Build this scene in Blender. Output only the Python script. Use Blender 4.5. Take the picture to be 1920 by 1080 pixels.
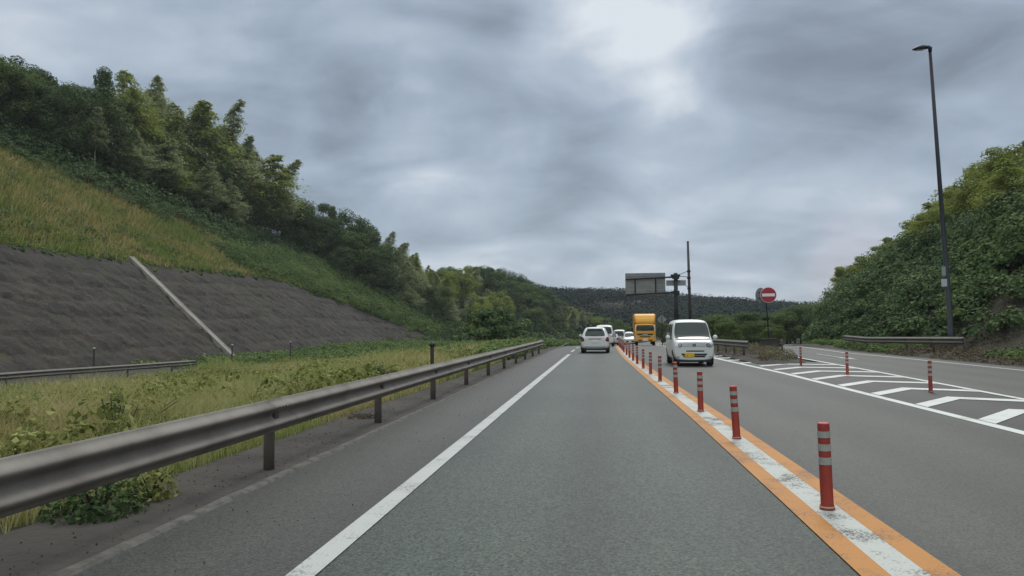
import bpy, bmesh, math, random
import numpy as np
from mathutils import Vector, Matrix
from mathutils.bvhtree import BVHTree
R_ = math.radians
for o in list(bpy.data.objects): bpy.data.objects.remove(o)
S = bpy.context.scene
C = S.collection
rng = np.random.default_rng(7); random.seed(7)

# ------------------------------------------------------------------ camera, sky, sun
cam = bpy.data.cameras.new('camera'); co = bpy.data.objects.new('camera', cam); C.objects.link(co)
co.location = (0, 0, 1.5)
co.matrix_world = Matrix.Translation((0, 0, 1.5)) @ (Matrix.Rotation(R_(6.7), 4, 'Z') @ Matrix.Rotation(R_(93.0), 4, 'X') @ Matrix.Rotation(R_(-0.4), 4, 'Z'))
cam.sensor_width = 36; cam.lens = 1430/1920*36; cam.clip_start = .1; cam.clip_end = 6000
S.camera = co
S.view_settings.view_transform = 'Standard'; S.view_settings.look = 'None'
S.view_settings.exposure = 0.0; S.view_settings.gamma = 1
S.cycles.max_bounces = 6; S.cycles.diffuse_bounces = 3; S.cycles.transmission_bounces = 3
S.cycles.transparent_max_bounces = 8
SUN_EL, SUN_AZ = R_(48), R_(12)          # azimuth clockwise from +Y
w = bpy.data.worlds.new('World'); S.world = w; w.use_nodes = True
nt = w.node_tree; nt.nodes.clear()
def wn(t, **k):
    n = nt.nodes.new(t)
    for a, b in k.items():
        if a.startswith('i_'): n.inputs[a[2:]].default_value = b
        else: setattr(n, a, b)
    return n
def ln(a, b): nt.links.new(a, b)
def wmath(op, a, b=None, c=None):
    n = wn('ShaderNodeMath', operation=op)
    for i, v in enumerate((a, b, c)):
        if v is None: continue
        if isinstance(v, (int, float)): n.inputs[i].default_value = v
        else: ln(v, n.inputs[i])
    return n.outputs[0]
def wramp(fac, stops, interp='EASE'):
    n = wn('ShaderNodeValToRGB'); n.color_ramp.interpolation = interp
    e = n.color_ramp.elements
    while len(e) < len(stops): e.new(.5)
    for i, (p, c) in enumerate(stops): e[i].position = p; e[i].color = (*c, 1) if len(c) == 3 else c
    ln(fac, n.inputs[0]); return n.outputs[0]
sky = wn('ShaderNodeTexSky', sky_type='NISHITA', sun_disc=False, sun_elevation=SUN_EL, sun_rotation=SUN_AZ)
tc = wn('ShaderNodeTexCoord'); sep = wn('ShaderNodeSeparateXYZ'); ln(tc.outputs['Generated'], sep.inputs[0])
zz = wmath('MAXIMUM', sep.outputs[2], 0.0)
den = wmath('ADD', zz, 0.30)
u = wmath('DIVIDE', sep.outputs[0], den); v = wmath('DIVIDE', sep.outputs[1], den)
cmb = wn('ShaderNodeCombineXYZ'); ln(u, cmb.inputs[0]); ln(v, cmb.inputs[1])
def cloud(scale, detail, rough, off, dist=.6, sx=1, sy=1):
    mp = wn('ShaderNodeMapping'); mp.inputs['Location'].default_value = off; mp.inputs['Scale'].default_value = (sx, sy, 1)
    ln(cmb.outputs[0], mp.inputs[0])
    n = wn('ShaderNodeTexNoise', i_Scale=scale, i_Detail=detail, i_Roughness=rough, i_Distortion=dist)
    ln(mp.outputs[0], n.inputs[0]); return n.outputs[0]
c1 = cloud(1.1, 4, .5, (3.1, 1.7, 0), .5)
c2 = cloud(3.0, 7, .5, (7.3, 2.2, 0), .7, .85, 1)
mp3 = wn('ShaderNodeMapping'); mp3.inputs['Scale'].default_value = (1, 1, 2.6); ln(tc.outputs['Generated'], mp3.inputs[0])
c3n = wn('ShaderNodeTexNoise', i_Scale=5.0, i_Detail=7.0, i_Roughness=.48, i_Distortion=.5); ln(mp3.outputs[0], c3n.inputs[0]); c3 = c3n.outputs[0]
dsum = wmath('ADD', wmath('ADD', wmath('MULTIPLY', c1, .34), wmath('MULTIPLY', c2, .36)), wmath('MULTIPLY', c3, .30))
wv1 = wn('ShaderNodeTexNoise', i_Scale=5.0, i_Detail=5.0, i_Roughness=.55); ln(tc.outputs['Generated'], wv1.inputs[0])
wvs = wn('ShaderNodeVectorMath', operation='SUBTRACT'); ln(wv1.outputs['Color'], wvs.inputs[0]); wvs.inputs[1].default_value = (.5, .5, .5)
wvk = wn('ShaderNodeVectorMath', operation='MULTIPLY'); ln(wvs.outputs[0], wvk.inputs[0]); wvk.inputs[1].default_value = (.26, .26, .12)
wva = wn('ShaderNodeVectorMath', operation='ADD'); ln(tc.outputs['Generated'], wva.inputs[0]); ln(wvk.outputs[0], wva.inputs[1])
wvn = wn('ShaderNodeVectorMath', operation='NORMALIZE'); ln(wva.outputs[0], wvn.inputs[0])
def blob(d, lo, gain):
    lo = 1-(1-lo)*2.6
    vm = wn('ShaderNodeVectorMath', operation='DOT_PRODUCT'); ln(wvn.outputs[0], vm.inputs[0])
    vm.inputs[1].default_value = Vector(d).normalized()
    m = wn('ShaderNodeMapRange', interpolation_type='SMOOTHSTEP'); ln(vm.outputs['Value'], m.inputs[0])
    m.inputs[1].default_value = lo; m.inputs[2].default_value = 1; m.inputs[3].default_value = 0; m.inputs[4].default_value = gain*.5
    return m.outputs[0]
BLOBS = [((0.032, 0.924, 0.380), 0.99497, 0.24), ((0.077, 0.930, 0.360), 0.99775, 0.10), ((-0.227, 0.945, 0.236), 0.99775, 0.10), ((-0.167, 0.962, 0.217), 0.99695, 0.12), ((-0.289, 0.920, 0.266), 0.99775, -0.13), ((-0.097, 0.956, 0.279), 0.99251, -0.12), ((-0.371, 0.865, 0.339), 0.99111, 0.05), ((-0.576, 0.778, 0.250), 0.98435, 0.08), ((-0.470, 0.824, 0.316), 0.98959, 0.05), ((-0.361, 0.873, 0.328), 0.99775, -0.08), ((0.167, 0.954, 0.251), 0.98435, -0.05), ((-0.086, 0.981, 0.176), 0.98435, 0.05), ((-0.370, 0.895, 0.249), 0.99497, -0.06), ((0.168, 0.984, 0.062), 0.99497, 0.14), ((-0.324, 0.922, 0.213), 0.99497, 0.05), ((0.016, 0.991, 0.134), 0.98795, -0.03), ((-0.146, 0.919, 0.367), 0.98621, 0.05), ((0.350, 0.911, 0.220), 0.98435, -0.03), ((0.342, 0.927, 0.152), 0.99775, 0.05), ((-0.612, 0.718, 0.331), 0.99775, 0.10), ((0.290, 0.896, 0.335), 0.98621, -0.02), ((-0.243, 0.929, 0.280), 0.99944, 0.10)]
for b in BLOBS: dsum = wmath('ADD', dsum, blob(*b))
colr = wramp(dsum, [(.335, (.190, .232, .287)), (.43, (.275, .335, .412)), (.50, (.352, .425, .520)), (.575, (.445, .52, .614)), (.70, (.72, .775, .83))], 'LINEAR')
glow = wn('ShaderNodeVectorMath', operation='SCALE'); glow.inputs[0].default_value = (.34, .22, .20); ln(blob((.315, .947, .055), .9975, .8), glow.inputs[3])
cg = wn('ShaderNodeVectorMath', operation='ADD'); ln(colr, cg.inputs[0]); ln(glow.outputs[0], cg.inputs[1]); colr = cg.outputs[0]
# overcast sky grows brighter towards the zenith
zen = wn('ShaderNodeMapRange', interpolation_type='SMOOTHSTEP'); ln(sep.outputs[2], zen.inputs[0])
zen.inputs[1].default_value = .42; zen.inputs[2].default_value = .95; zen.inputs[3].default_value = 1.0; zen.inputs[4].default_value = 4.4
rear = wn('ShaderNodeMapRange', interpolation_type='SMOOTHSTEP'); ln(sep.outputs[1], rear.inputs[0])    # added fill: sky behind the viewer brightened to light surfaces facing it
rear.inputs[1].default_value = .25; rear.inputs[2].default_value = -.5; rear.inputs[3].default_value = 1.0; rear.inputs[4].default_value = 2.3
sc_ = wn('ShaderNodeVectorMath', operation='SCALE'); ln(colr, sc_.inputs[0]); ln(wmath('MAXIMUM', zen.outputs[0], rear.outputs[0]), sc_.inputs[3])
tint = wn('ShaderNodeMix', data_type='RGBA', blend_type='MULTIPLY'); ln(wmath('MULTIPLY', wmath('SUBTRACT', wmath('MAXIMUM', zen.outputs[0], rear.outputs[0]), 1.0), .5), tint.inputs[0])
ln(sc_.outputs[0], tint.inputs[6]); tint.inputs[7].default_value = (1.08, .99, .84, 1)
s01 = wn('ShaderNodeVectorMath', operation='SCALE'); ln(sky.outputs[0], s01.inputs[0]); s01.inputs[3].default_value = .10
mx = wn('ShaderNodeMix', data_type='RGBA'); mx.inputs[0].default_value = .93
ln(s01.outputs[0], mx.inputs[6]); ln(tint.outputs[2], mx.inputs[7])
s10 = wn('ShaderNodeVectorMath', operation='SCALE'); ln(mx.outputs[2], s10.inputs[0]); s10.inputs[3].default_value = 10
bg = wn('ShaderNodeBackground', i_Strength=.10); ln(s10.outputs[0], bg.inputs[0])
wo = wn('ShaderNodeOutputWorld'); ln(bg.outputs[0], wo.inputs[0])
sl = bpy.data.lights.new('sun', 'SUN'); sl.energy = 1.25; sl.angle = R_(14); sl.color = (1, .96, .9)
so = bpy.data.objects.new('sun', sl); C.objects.link(so)
so.rotation_euler = Vector((math.sin(SUN_AZ)*math.cos(SUN_EL), math.cos(SUN_AZ)*math.cos(SUN_EL), math.sin(SUN_EL))).to_track_quat('Z', 'Y').to_euler()

# ------------------------------------------------------------------ helpers
def prop(o, label=None, cat=None, group=None, kind=None):
    if label: o['label'] = label
    if cat: o['category'] = cat
    if group: o['group'] = group
    if kind: o['kind'] = kind
    return o
def empty(name, loc=(0, 0, 0), rz=0, label=None, cat=None, group=None):
    o = bpy.data.objects.new(name, None); C.objects.link(o); o.location = loc; o.rotation_euler = (0, 0, rz)
    o.empty_display_size = .3
    return prop(o, label, cat, group)
def dup(root, loc=None, rot=None, sc=None, label=None, group=None):
    r = root.copy(); C.objects.link(r)
    if loc is not None: r.location = loc
    if rot is not None: r.rotation_euler = rot
    if sc is not None: r.scale = sc
    if label: r['label'] = label
    if group: r['group'] = group
    for ch in root.children:
        c = ch.copy(); C.objects.link(c); c.parent = r
        for g in ch.children:
            d = g.copy(); C.objects.link(d); d.parent = c
    return r
class MB:
    def __init__(s): s.v = []; s.f = []
    def add(s, v, f):
        n = len(s.v); s.v += [tuple(p) for p in v]; s.f += [tuple(i+n for i in q) for q in f]; return s
    def box(s, x0, x1, y0, y1, z0, z1, M=None):
        v = [Vector(p) for p in ((x0,y0,z0),(x1,y0,z0),(x1,y1,z0),(x0,y1,z0),(x0,y0,z1),(x1,y0,z1),(x1,y1,z1),(x0,y1,z1))]
        if M: v = [M @ p for p in v]
        return s.add(v, [(3,2,1,0),(4,5,6,7),(0,1,5,4),(1,2,6,5),(2,3,7,6),(3,0,4,7)])
    def tube(s, pts, rad, n=10, cap=True):
        pts = [Vector(p) for p in pts]
        if isinstance(rad, (int, float)): rad = [rad]*len(pts)
        rings = []
        for i, p in enumerate(pts):
            d = (pts[min(i+1, len(pts)-1)] - pts[max(i-1, 0)]).normalized()
            a = d.orthogonal().normalized() if i == 0 else (a - d*a.dot(d)).normalized()
            b = d.cross(a)
            rings.append([p + (a*math.cos(t)+b*math.sin(t))*rad[i] for t in [2*math.pi*k/n for k in range(n)]])
        v = [q for r in rings for q in r]; f = []
        for i in range(len(pts)-1):
            for k in range(n): f.append((i*n+k, i*n+(k+1)%n, (i+1)*n+(k+1)%n, (i+1)*n+k))
        if cap: f.append(tuple(reversed(range(n)))); f.append(tuple((len(pts)-1)*n+k for k in range(n)))
        return s.add(v, f)
    def lathe(s, prof, n=20, c=(0, 0, 0)):
        v = []; f = []
        for r, z in prof:
            for k in range(n): t = 2*math.pi*k/n; v.append((c[0]+r*math.cos(t), c[1]+r*math.sin(t), c[2]+z))
        for i in range(len(prof)-1):
            for k in range(n): f.append((i*n+k, i*n+(k+1)%n, (i+1)*n+(k+1)%n, (i+1)*n+k))
        return s.add(v, f)
    def ell(s, c, r, n=12):
        v = []; f = []; m = n//2+1
        for i in range(m+1):
            ph = math.pi*i/m
            for k in range(n): t = 2*math.pi*k/n; v.append((c[0]+r[0]*math.sin(ph)*math.cos(t), c[1]+r[1]*math.sin(ph)*math.sin(t), c[2]-r[2]*math.cos(ph)))
        for i in range(m):
            for k in range(n): f.append((i*n+k, i*n+(k+1)%n, (i+1)*n+(k+1)%n, (i+1)*n+k))
        return s.add(v, f)
    def mesh(s, name, smooth=False):
        me = bpy.data.meshes.new(name); me.from_pydata(s.v, [], s.f); me.validate(); me.update()
        if smooth: me.polygons.foreach_set('use_smooth', [True]*len(me.polygons))
        return me
    def build(s, name, mat, parent=None, smooth=False, bevel=0):
        me = s.mesh(name, smooth)
        if bevel:
            bm = bmesh.new(); bm.from_mesh(me); bmesh.ops.remove_doubles(bm, verts=bm.verts, dist=1e-5)
            bmesh.ops.bevel(bm, geom=list(bm.edges), offset=bevel, segments=2, affect='EDGES', clamp_overlap=True)
            bm.to_mesh(me); bm.free()
        return link(name, me, mat, parent)
def link(name, me, mat, parent=None):
    o = bpy.data.objects.new(name, me); me.materials.append(mat); C.objects.link(o)
    if parent: o.parent = parent
    return o
def npmesh(name, V, k, smooth=False):
    """V: (n*k,3) loose polygons of k corners each"""
    V = np.ascontiguousarray(V.reshape(-1, 3), dtype=np.float32); n = len(V)//k
    me = bpy.data.meshes.new(name); me.vertices.add(len(V)); me.vertices.foreach_set('co', V.ravel())
    me.loops.add(n*k); me.loops.foreach_set('vertex_index', np.arange(n*k, dtype=np.int32))
    me.polygons.add(n); me.polygons.foreach_set('loop_start', np.arange(0, n*k, k, dtype=np.int32))
    me.update(calc_edges=True); return me

# ------------------------------------------------------------------ materials
def mat(name, col, rough=.7, metal=0, noise=None, spec=.4, bump=None, coat=0):
    m = bpy.data.materials.new(name); m.use_nodes = True; t = m.node_tree; p = t.nodes['Principled BSDF']
    p.inputs['Base Color'].default_value = (*col, 1); p.inputs['Roughness'].default_value = rough
    p.inputs['Metallic'].default_value = metal; p.inputs['Specular IOR Level'].default_value = spec
    if coat: p.inputs['Coat Weight'].default_value = coat; p.inputs['Coat Roughness'].default_value = .08
    tcn = t.nodes.new('ShaderNodeTexCoord')
    if noise:                                   # (scale, second colour, low, high[, detail])
        n = t.nodes.new('ShaderNodeTexNoise'); n.inputs['Scale'].default_value = noise[0]; n.inputs['Detail'].default_value = noise[4] if len(noise) > 4 else 6
        n.inputs['Roughness'].default_value = .65
        t.links.new(tcn.outputs['Object'], n.inputs[0])
        r = t.nodes.new('ShaderNodeValToRGB'); e = r.color_ramp.elements
        e[0].position = noise[2]; e[0].color = (*col, 1); e[1].position = noise[3]; e[1].color = (*noise[1], 1)
        t.links.new(n.outputs[0], r.inputs[0]); t.links.new(r.outputs[0], p.inputs['Base Color'])
    if bump:
        n = t.nodes.new('ShaderNodeTexNoise'); n.inputs['Scale'].default_value = bump[0]; n.inputs['Detail'].default_value = 5
        t.links.new(tcn.outputs['Object'], n.inputs[0])
        b = t.nodes.new('ShaderNodeBump'); b.inputs['Strength'].default_value = bump[1]; b.inputs['Distance'].default_value = bump[2]
        t.links.new(n.outputs[0], b.inputs['Height']); t.links.new(b.outputs[0], p.inputs['Normal'])
    return m
def leafmat(name, stops, trans=.35, patch=None, rough=.6):
    """leaf colour varies from leaf to leaf, and between patches (real colour differences of the plants)"""
    m = bpy.data.materials.new(name); m.use_nodes = True; t = m.node_tree; p = t.nodes['Principled BSDF']
    geo = t.nodes.new('ShaderNodeNewGeometry'); r = t.nodes.new('ShaderNodeValToRGB'); e = r.color_ramp.elements
    while len(e) < len(stops): e.new(.5)
    for i, c in enumerate(stops): e[i].position = i/(len(stops)-1); e[i].color = (*c, 1)
    t.links.new(geo.outputs['Random Per Island'], r.inputs[0]); src = r.outputs[0]
    if patch:
        tcn = t.nodes.new('ShaderNodeTexCoord'); n = t.nodes.new('ShaderNodeTexNoise'); n.inputs['Scale'].default_value = patch[0]; n.inputs['Detail'].default_value = 3
        t.links.new(tcn.outputs['Object'], n.inputs[0])
        q = t.nodes.new('ShaderNodeMapRange'); q.inputs[1].default_value = .42; q.inputs[2].default_value = .62; t.links.new(n.outputs[0], q.inputs[0])
        x = t.nodes.new('ShaderNodeMix'); x.data_type = 'RGBA'; x.blend_type = 'MULTIPLY'; t.links.new(q.outputs[0], x.inputs[0])
        t.links.new(src, x.inputs[6]); x.inputs[7].default_value = (*patch[1], 1); src = x.outputs[2]
    t.links.new(src, p.inputs['Base Color']); p.inputs['Roughness'].default_value = .85; p.inputs['Specular IOR Level'].default_value = .12
    tr = t.nodes.new('ShaderNodeBsdfTranslucent'); t.links.new(src, tr.inputs[0])
    mx = t.nodes.new('ShaderNodeMixShader'); mx.inputs[0].default_value = trans
    t.links.new(p.outputs[0], mx.inputs[1]); t.links.new(tr.outputs[0], mx.inputs[2])
    t.links.new(mx.outputs[0], t.nodes['Material Output'].inputs[0]); return m
def asphalt(name, base, tint, lo=.75, hi=1.45, track=.8):
    m = bpy.data.materials.new(name); m.use_nodes = True; t = m.node_tree; p = t.nodes['Principled BSDF']
    tcn = t.nodes.new('ShaderNodeTexCoord')
    def N(ty, **k):
        n = t.nodes.new(ty)
        for a, b in k.items():
            if a in n.inputs.keys(): n.inputs[a].default_value = b
            else: setattr(n, a, b)
        return n
    L = t.links.new
    mp = N('ShaderNodeMapping'); mp.inputs['Scale'].default_value = (1.1, .05, 1); L(tcn.outputs['Object'], mp.inputs[0])
    big = N('ShaderNodeTexNoise', Scale=1.3, Detail=4); L(mp.outputs[0], big.inputs[0])
    pt = N('ShaderNodeTexNoise', Scale=.35, Detail=6); L(tcn.outputs['Object'], pt.inputs[0])
    ad = N('ShaderNodeMath', operation='ADD'); L(big.outputs[0], ad.inputs[0]); L(pt.outputs[0], ad.inputs[1])
    r = N('ShaderNodeValToRGB'); r.color_ramp.elements[0].position = .38; r.color_ramp.elements[1].position = .62
    r.color_ramp.elements[0].color = (*base, 1); r.color_ramp.elements[1].color = (*tint, 1)
    hf = N('ShaderNodeMath', operation='MULTIPLY'); L(ad.outputs[0], hf.inputs[0]); hf.inputs[1].default_value = .5; L(hf.outputs[0], r.inputs[0])
    vo = N('ShaderNodeTexVoronoi', Scale=58.0); L(tcn.outputs['Object'], vo.inputs[0])
    q = N('ShaderNodeMapRange'); L(vo.outputs['Color'], q.inputs[0]); q.inputs[1].default_value = 0; q.inputs[2].default_value = 1; q.inputs[3].default_value = lo; q.inputs[4].default_value = hi
    fn = N('ShaderNodeTexNoise', Scale=55.0, Detail=3); L(tcn.outputs['Object'], fn.inputs[0])
    q2 = N('ShaderNodeMapRange'); L(fn.outputs[0], q2.inputs[0]); q2.inputs[1].default_value = .58; q2.inputs[2].default_value = .68; q2.inputs[3].default_value = 1; q2.inputs[4].default_value = .45
    mu = N('ShaderNodeMath', operation='MULTIPLY'); L(q.outputs[0], mu.inputs[0]); L(q2.outputs[0], mu.inputs[1])
    sp = N('ShaderNodeTexVoronoi', Scale=26.0); L(tcn.outputs['Object'], sp.inputs[0])
    q3 = N('ShaderNodeMapRange'); L(sp.outputs['Distance'], q3.inputs[0]); q3.inputs[1].default_value = .10; q3.inputs[2].default_value = .13; q3.inputs[3].default_value = 2.1; q3.inputs[4].default_value = 1
    mu2 = N('ShaderNodeMath', operation='MULTIPLY'); L(mu.outputs[0], mu2.inputs[0]); L(q3.outputs[0], mu2.inputs[1])
    sx = N('ShaderNodeSeparateXYZ'); L(tcn.outputs['Object'], sx.inputs[0])         # polished wheel tracks
    w1 = N('ShaderNodeMath', operation='MULTIPLY_ADD'); L(sx.outputs[0], w1.inputs[0]); w1.inputs[1].default_value = 4.05; w1.inputs[2].default_value = track
    w2 = N('ShaderNodeMath', operation='COSINE'); L(w1.outputs[0], w2.inputs[0])
    w3 = N('ShaderNodeMath', operation='MULTIPLY_ADD'); L(w2.outputs[0], w3.inputs[0]); w3.inputs[1].default_value = -.13; w3.inputs[2].default_value = 1.0
    mu3 = N('ShaderNodeMath', operation='MULTIPLY'); L(mu2.outputs[0], mu3.inputs[0]); L(w3.outputs[0], mu3.inputs[1])
    vs = N('ShaderNodeVectorMath', operation='SCALE'); L(r.outputs[0], vs.inputs[0]); L(mu3.outputs[0], vs.inputs[3])
    L(vs.outputs[0], p.inputs['Base Color']); p.inputs['Roughness'].default_value = .62; p.inputs['Specular IOR Level'].default_value = .45
    b = N('ShaderNodeBump', Strength=.5, Distance=.004); L(vo.outputs['Distance'], b.inputs['Height']); L(b.outputs[0], p.inputs['Normal'])
    return m
def paint(name, col, worn, amount):
    m = bpy.data.materials.new(name); m.use_nodes = True; t = m.node_tree; p = t.nodes['Principled BSDF']; L = t.links.new
    tcn = t.nodes.new('ShaderNodeTexCoord')
    a = t.nodes.new('ShaderNodeTexNoise'); a.inputs['Scale'].default_value = 60; a.inputs['Detail'].default_value = 3; L(tcn.outputs['Object'], a.inputs[0])
    b = t.nodes.new('ShaderNodeTexNoise'); b.inputs['Scale'].default_value = 1.6; b.inputs['Detail'].default_value = 7; b.inputs['Roughness'].default_value = .7; L(tcn.outputs['Object'], b.inputs[0])
    s = t.nodes.new('ShaderNodeMath'); s.operation = 'MULTIPLY_ADD'; L(a.outputs[0], s.inputs[0]); s.inputs[1].default_value = .6; L(b.outputs[0], s.inputs[2])
    r = t.nodes.new('ShaderNodeValToRGB'); r.color_ramp.elements[0].position = amount; r.color_ramp.elements[1].position = amount+.14
    r.color_ramp.elements[0].color = (*col, 1); r.color_ramp.elements[1].color = (*worn, 1); L(s.outputs[0], r.inputs[0])
    L(r.outputs[0], p.inputs['Base Color']); p.inputs['Roughness'].default_value = .65; return m

M = {}
M['asphalt'] = asphalt('asphalt', (.0265, .0335, .0265), (.0385, .0465, .0365), .1, 2.2)
M['asphalt_brown'] = asphalt('asphalt_oncoming', (.038, .039, .0315), (.055, .0505, .0415), .5, 1.5, -1.6)
M['asphalt_dark'] = asphalt('asphalt_dark', (.024, .021, .018), (.040, .034, .029), .6, 1.4)
M['asphalt_edge'] = asphalt('asphalt_edge', (.028, .0275, .0222), (.039, .036, .029), .3, 1.8)
M['white'] = paint('road_white', (.37, .37, .345), (.17, .17, .155), .84)
M['white_fresh'] = paint('road_white_fresh', (.52, .52, .49), (.27, .27, .25), .86)
M['white_worn'] = paint('road_white_cracked', (.38, .38, .345), (.04, .04, .036), .81)
M['orange'] = paint('road_orange', (.37, .148, .016), (.18, .08, .025), .82)
M['soil'] = mat('soil', (.028, .023, .019), .95, noise=(.9, (.062, .052, .043), .35, .7), bump=(14, .5, .03))
M['terrain'] = mat('terrain', (.028, .026, .015), .95, noise=(.35, (.052, .043, .025), .4, .65), bump=(3, .5, .1))
M['gutter'] = mat('concrete_edge', (.11, .10, .088), .9, noise=(7, (.055, .050, .043), .4, .62))
M['rail'] = mat('galvanised_rail', (.215, .192, .168), .85, metal=.0, noise=(2.2, (.135, .115, .098), .42, .72, 9))
M['rail_post'] = mat('rail_post', (.075, .062, .052), .8, metal=.0, noise=(9, (.09, .06, .045), .45, .7))
M['rail_dark'] = mat('rail_weathered', (.15, .14, .12), .75, metal=.0, noise=(3, (.13, .11, .09), .4, .65))
M['dark_metal'] = mat('dark_metal', (.018, .02, .024), .5, metal=.4)
M['pole_brown'] = mat('pole_brown', (.03, .029, .028), .6, noise=(4, (.05, .04, .035), .4, .7))
M['sign_back'] = mat('sign_back', (.21, .22, .21), .6, metal=.0, noise=(1.5, (.15, .16, .15), .4, .65))
M['sign_back_light'] = mat('sign_back_light', (.26, .27, .25), .6)
M['red'] = mat('sign_red', (.36, .02, .03), .4)
M['sign_white'] = mat('sign_white', (.72, .72, .72), .4)
M['post_red'] = mat('post_red', (.30, .042, .028), .6, noise=(9, (.22, .036, .026), .42, .75))
M['post_top'] = mat('post_top', (.46, .06, .055), .5)
M['band'] = mat('reflective_band', (.33, .34, .31), .5, noise=(20, (.26, .27, .24), .4, .7))
M['band_base'] = mat('base_ring', (.48, .32, .2), .6)
M['carwhite'] = mat('paint_white', (.60, .60, .565), .42, coat=.15)
M['carsilver'] = mat('paint_silver', (.52, .54, .57), .3, metal=.2, coat=.6)
M['cargrey'] = mat('paint_grey', (.30, .31, .33), .3, coat=.5)
M['yellow'] = mat('truck_yellow', (.66, .30, .008), .4, coat=.3)
M['glass'] = mat('car_glass', (.026, .033, .031), .1, spec=.28)
M['black'] = mat('black_plastic', (.012, .012, .013), .55)
M['tyre'] = mat('tyre', (.014, .014, .014), .85)
M['rim'] = mat('rim', (.35, .35, .36), .35, metal=.7)
M['chrome'] = mat('chrome', (.55, .56, .58), .2, metal=.9)
M['lamp_glass'] = mat('lamp_glass', (.42, .44, .46), .12, metal=.3)
M['tail'] = mat('tail_lamp', (.10, .012, .016), .2)
M['tail_red'] = mat('tail_red', (.42, .05, .06), .3)
M['tail_dim'] = mat('tail_dim', (.16, .02, .022), .3)
M['plate_y'] = mat('plate_yellow', (.75, .46, .02), .45)
M['plate_w'] = mat('plate_white', (.66, .66, .66), .45)
M['plate_g'] = mat('plate_green', (.06, .25, .12), .45)
M['bark'] = mat('bark', (.045, .038, .03), .9, noise=(8, (.08, .07, .055), .4, .7))
M['culm'] = mat('bamboo_culm', (.11, .13, .06), .6, noise=(2, (.16, .16, .10), .4, .7))
M['culm_pale'] = mat('culm_pale', (.34, .36, .27), .6)
M['drain'] = mat('drain_concrete', (.26, .24, .205), .85, noise=(1.0, (.17, .145, .12), .40, .66, 8))
M['box_brown'] = mat('brown_box', (.045, .038, .032), .8, noise=(5, (.08, .062, .05), .4, .7))
# leaves
M['L_dark'] = leafmat('leaves_dark', [(.034, .058, .024), (.066, .100, .037), (.11, .148, .058)], .25)
M['L_mid'] = leafmat('leaves_mid', [(.050, .080, .026), (.092, .132, .040), (.15, .19, .060)], .3)
M['L_lime'] = leafmat('leaves_lime', [(.12, .155, .034), (.20, .24, .052), (.29, .31, .085)], .4)
M['L_bam'] = leafmat('bamboo_leaves', [(.14, .175, .078), (.26, .295, .135), (.42, .435, .25)], .45)
M['L_bamy'] = leafmat('bamboo_leaves_yellow', [(.15, .19, .042), (.23, .27, .062), (.34, .36, .11)], .45)
M['L_kudzu'] = leafmat('kudzu_leaves', [(.070, .112, .030), (.115, .165, .046), (.19, .235, .078)], .3, patch=(.22, (.62, .72, .8)))
M['L_kudzud'] = leafmat('kudzu_leaves_dark', [(.040, .070, .025), (.076, .118, .042), (.165, .215, .090)], .25, patch=(.25, (.65, .7, .75)))
M['L_far'] = leafmat('far_leaves', [(.008, .016, .013), (.010, .020, .016), (.014, .025, .019)], .15, patch=(.03, (.6, .7, .75)))
M['grass'] = leafmat('grass_blades', [(.23, .215, .075), (.37, .325, .135), (.50, .43, .25)], .45, patch=(.35, (.66, .86, .60)))
M['slope_grass'] = leafmat('slope_grass', [(.20, .185, .06), (.31, .27, .095), (.41, .35, .17)], .35, patch=(.13, (.55, .80, .52)))
M['weed'] = leafmat('weed_leaves', [(.09, .115, .03), (.18, .195, .05), (.33, .32, .12)], .35)
M['dry'] = leafmat('dry_weeds', [(.06, .045, .03), (.11, .083, .05), (.18, .145, .10)], .25)

# ------------------------------------------------------------------ terrain shape
def sm(x, a, b):
    t = np.clip((np.asarray(x, float)-a)/(b-a), 0, 1); return t*t*(3-2*t)
def zr(Y):                                                   # height of the road along its length
    Y = np.asarray(Y, float)
    return np.where(Y < 50, 0, np.where(Y < 70, -.0005*(Y-50)**2, -.2-.02*(np.minimum(Y, 150)-70)))
def bend(Y):                                                 # the road swings right beyond Y=55
    Y = np.asarray(Y, float); return np.where(Y > 55, (np.minimum(Y, 400)-55)**2/1000, 0)
YK = [-60, 99, 119, 128, 140, 160, 200, 250, 300, 400]
def foot(Y):   return np.interp(Y, YK, [-34, -34, -33, -31, -27, -17, -8, 0, 8, 60])
def slope1(Y): return np.interp(Y, YK, [.909, .909, .85, .72, .55, .42, .4, .4, .4, .3])
def wallh(Y):  return np.interp(Y, YK, [9.3, 9.1, 7.0, 4.6, 1.2, 2, 2, 2, 2, 2])
def ridge(Y):  return np.interp(Y, [-60, 95, 130, 160, 200, 260, 320, 400], [26, 26, 16, 11.5, 11, 9, 5, 1])
RY = [-60, 40, 66, 75, 90, 110, 150, 400]
def rfoot(Y):  return np.interp(Y, RY, [17.2, 17.2, 17.6, 19.5, 23, 30, 50, 160])
def rtop(Y):   return np.interp(Y, [-60, 50, 66, 80, 98, 130, 200], [8.5, 8.3, 7.2, 5.0, 3.6, 1.5, 0])
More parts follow.
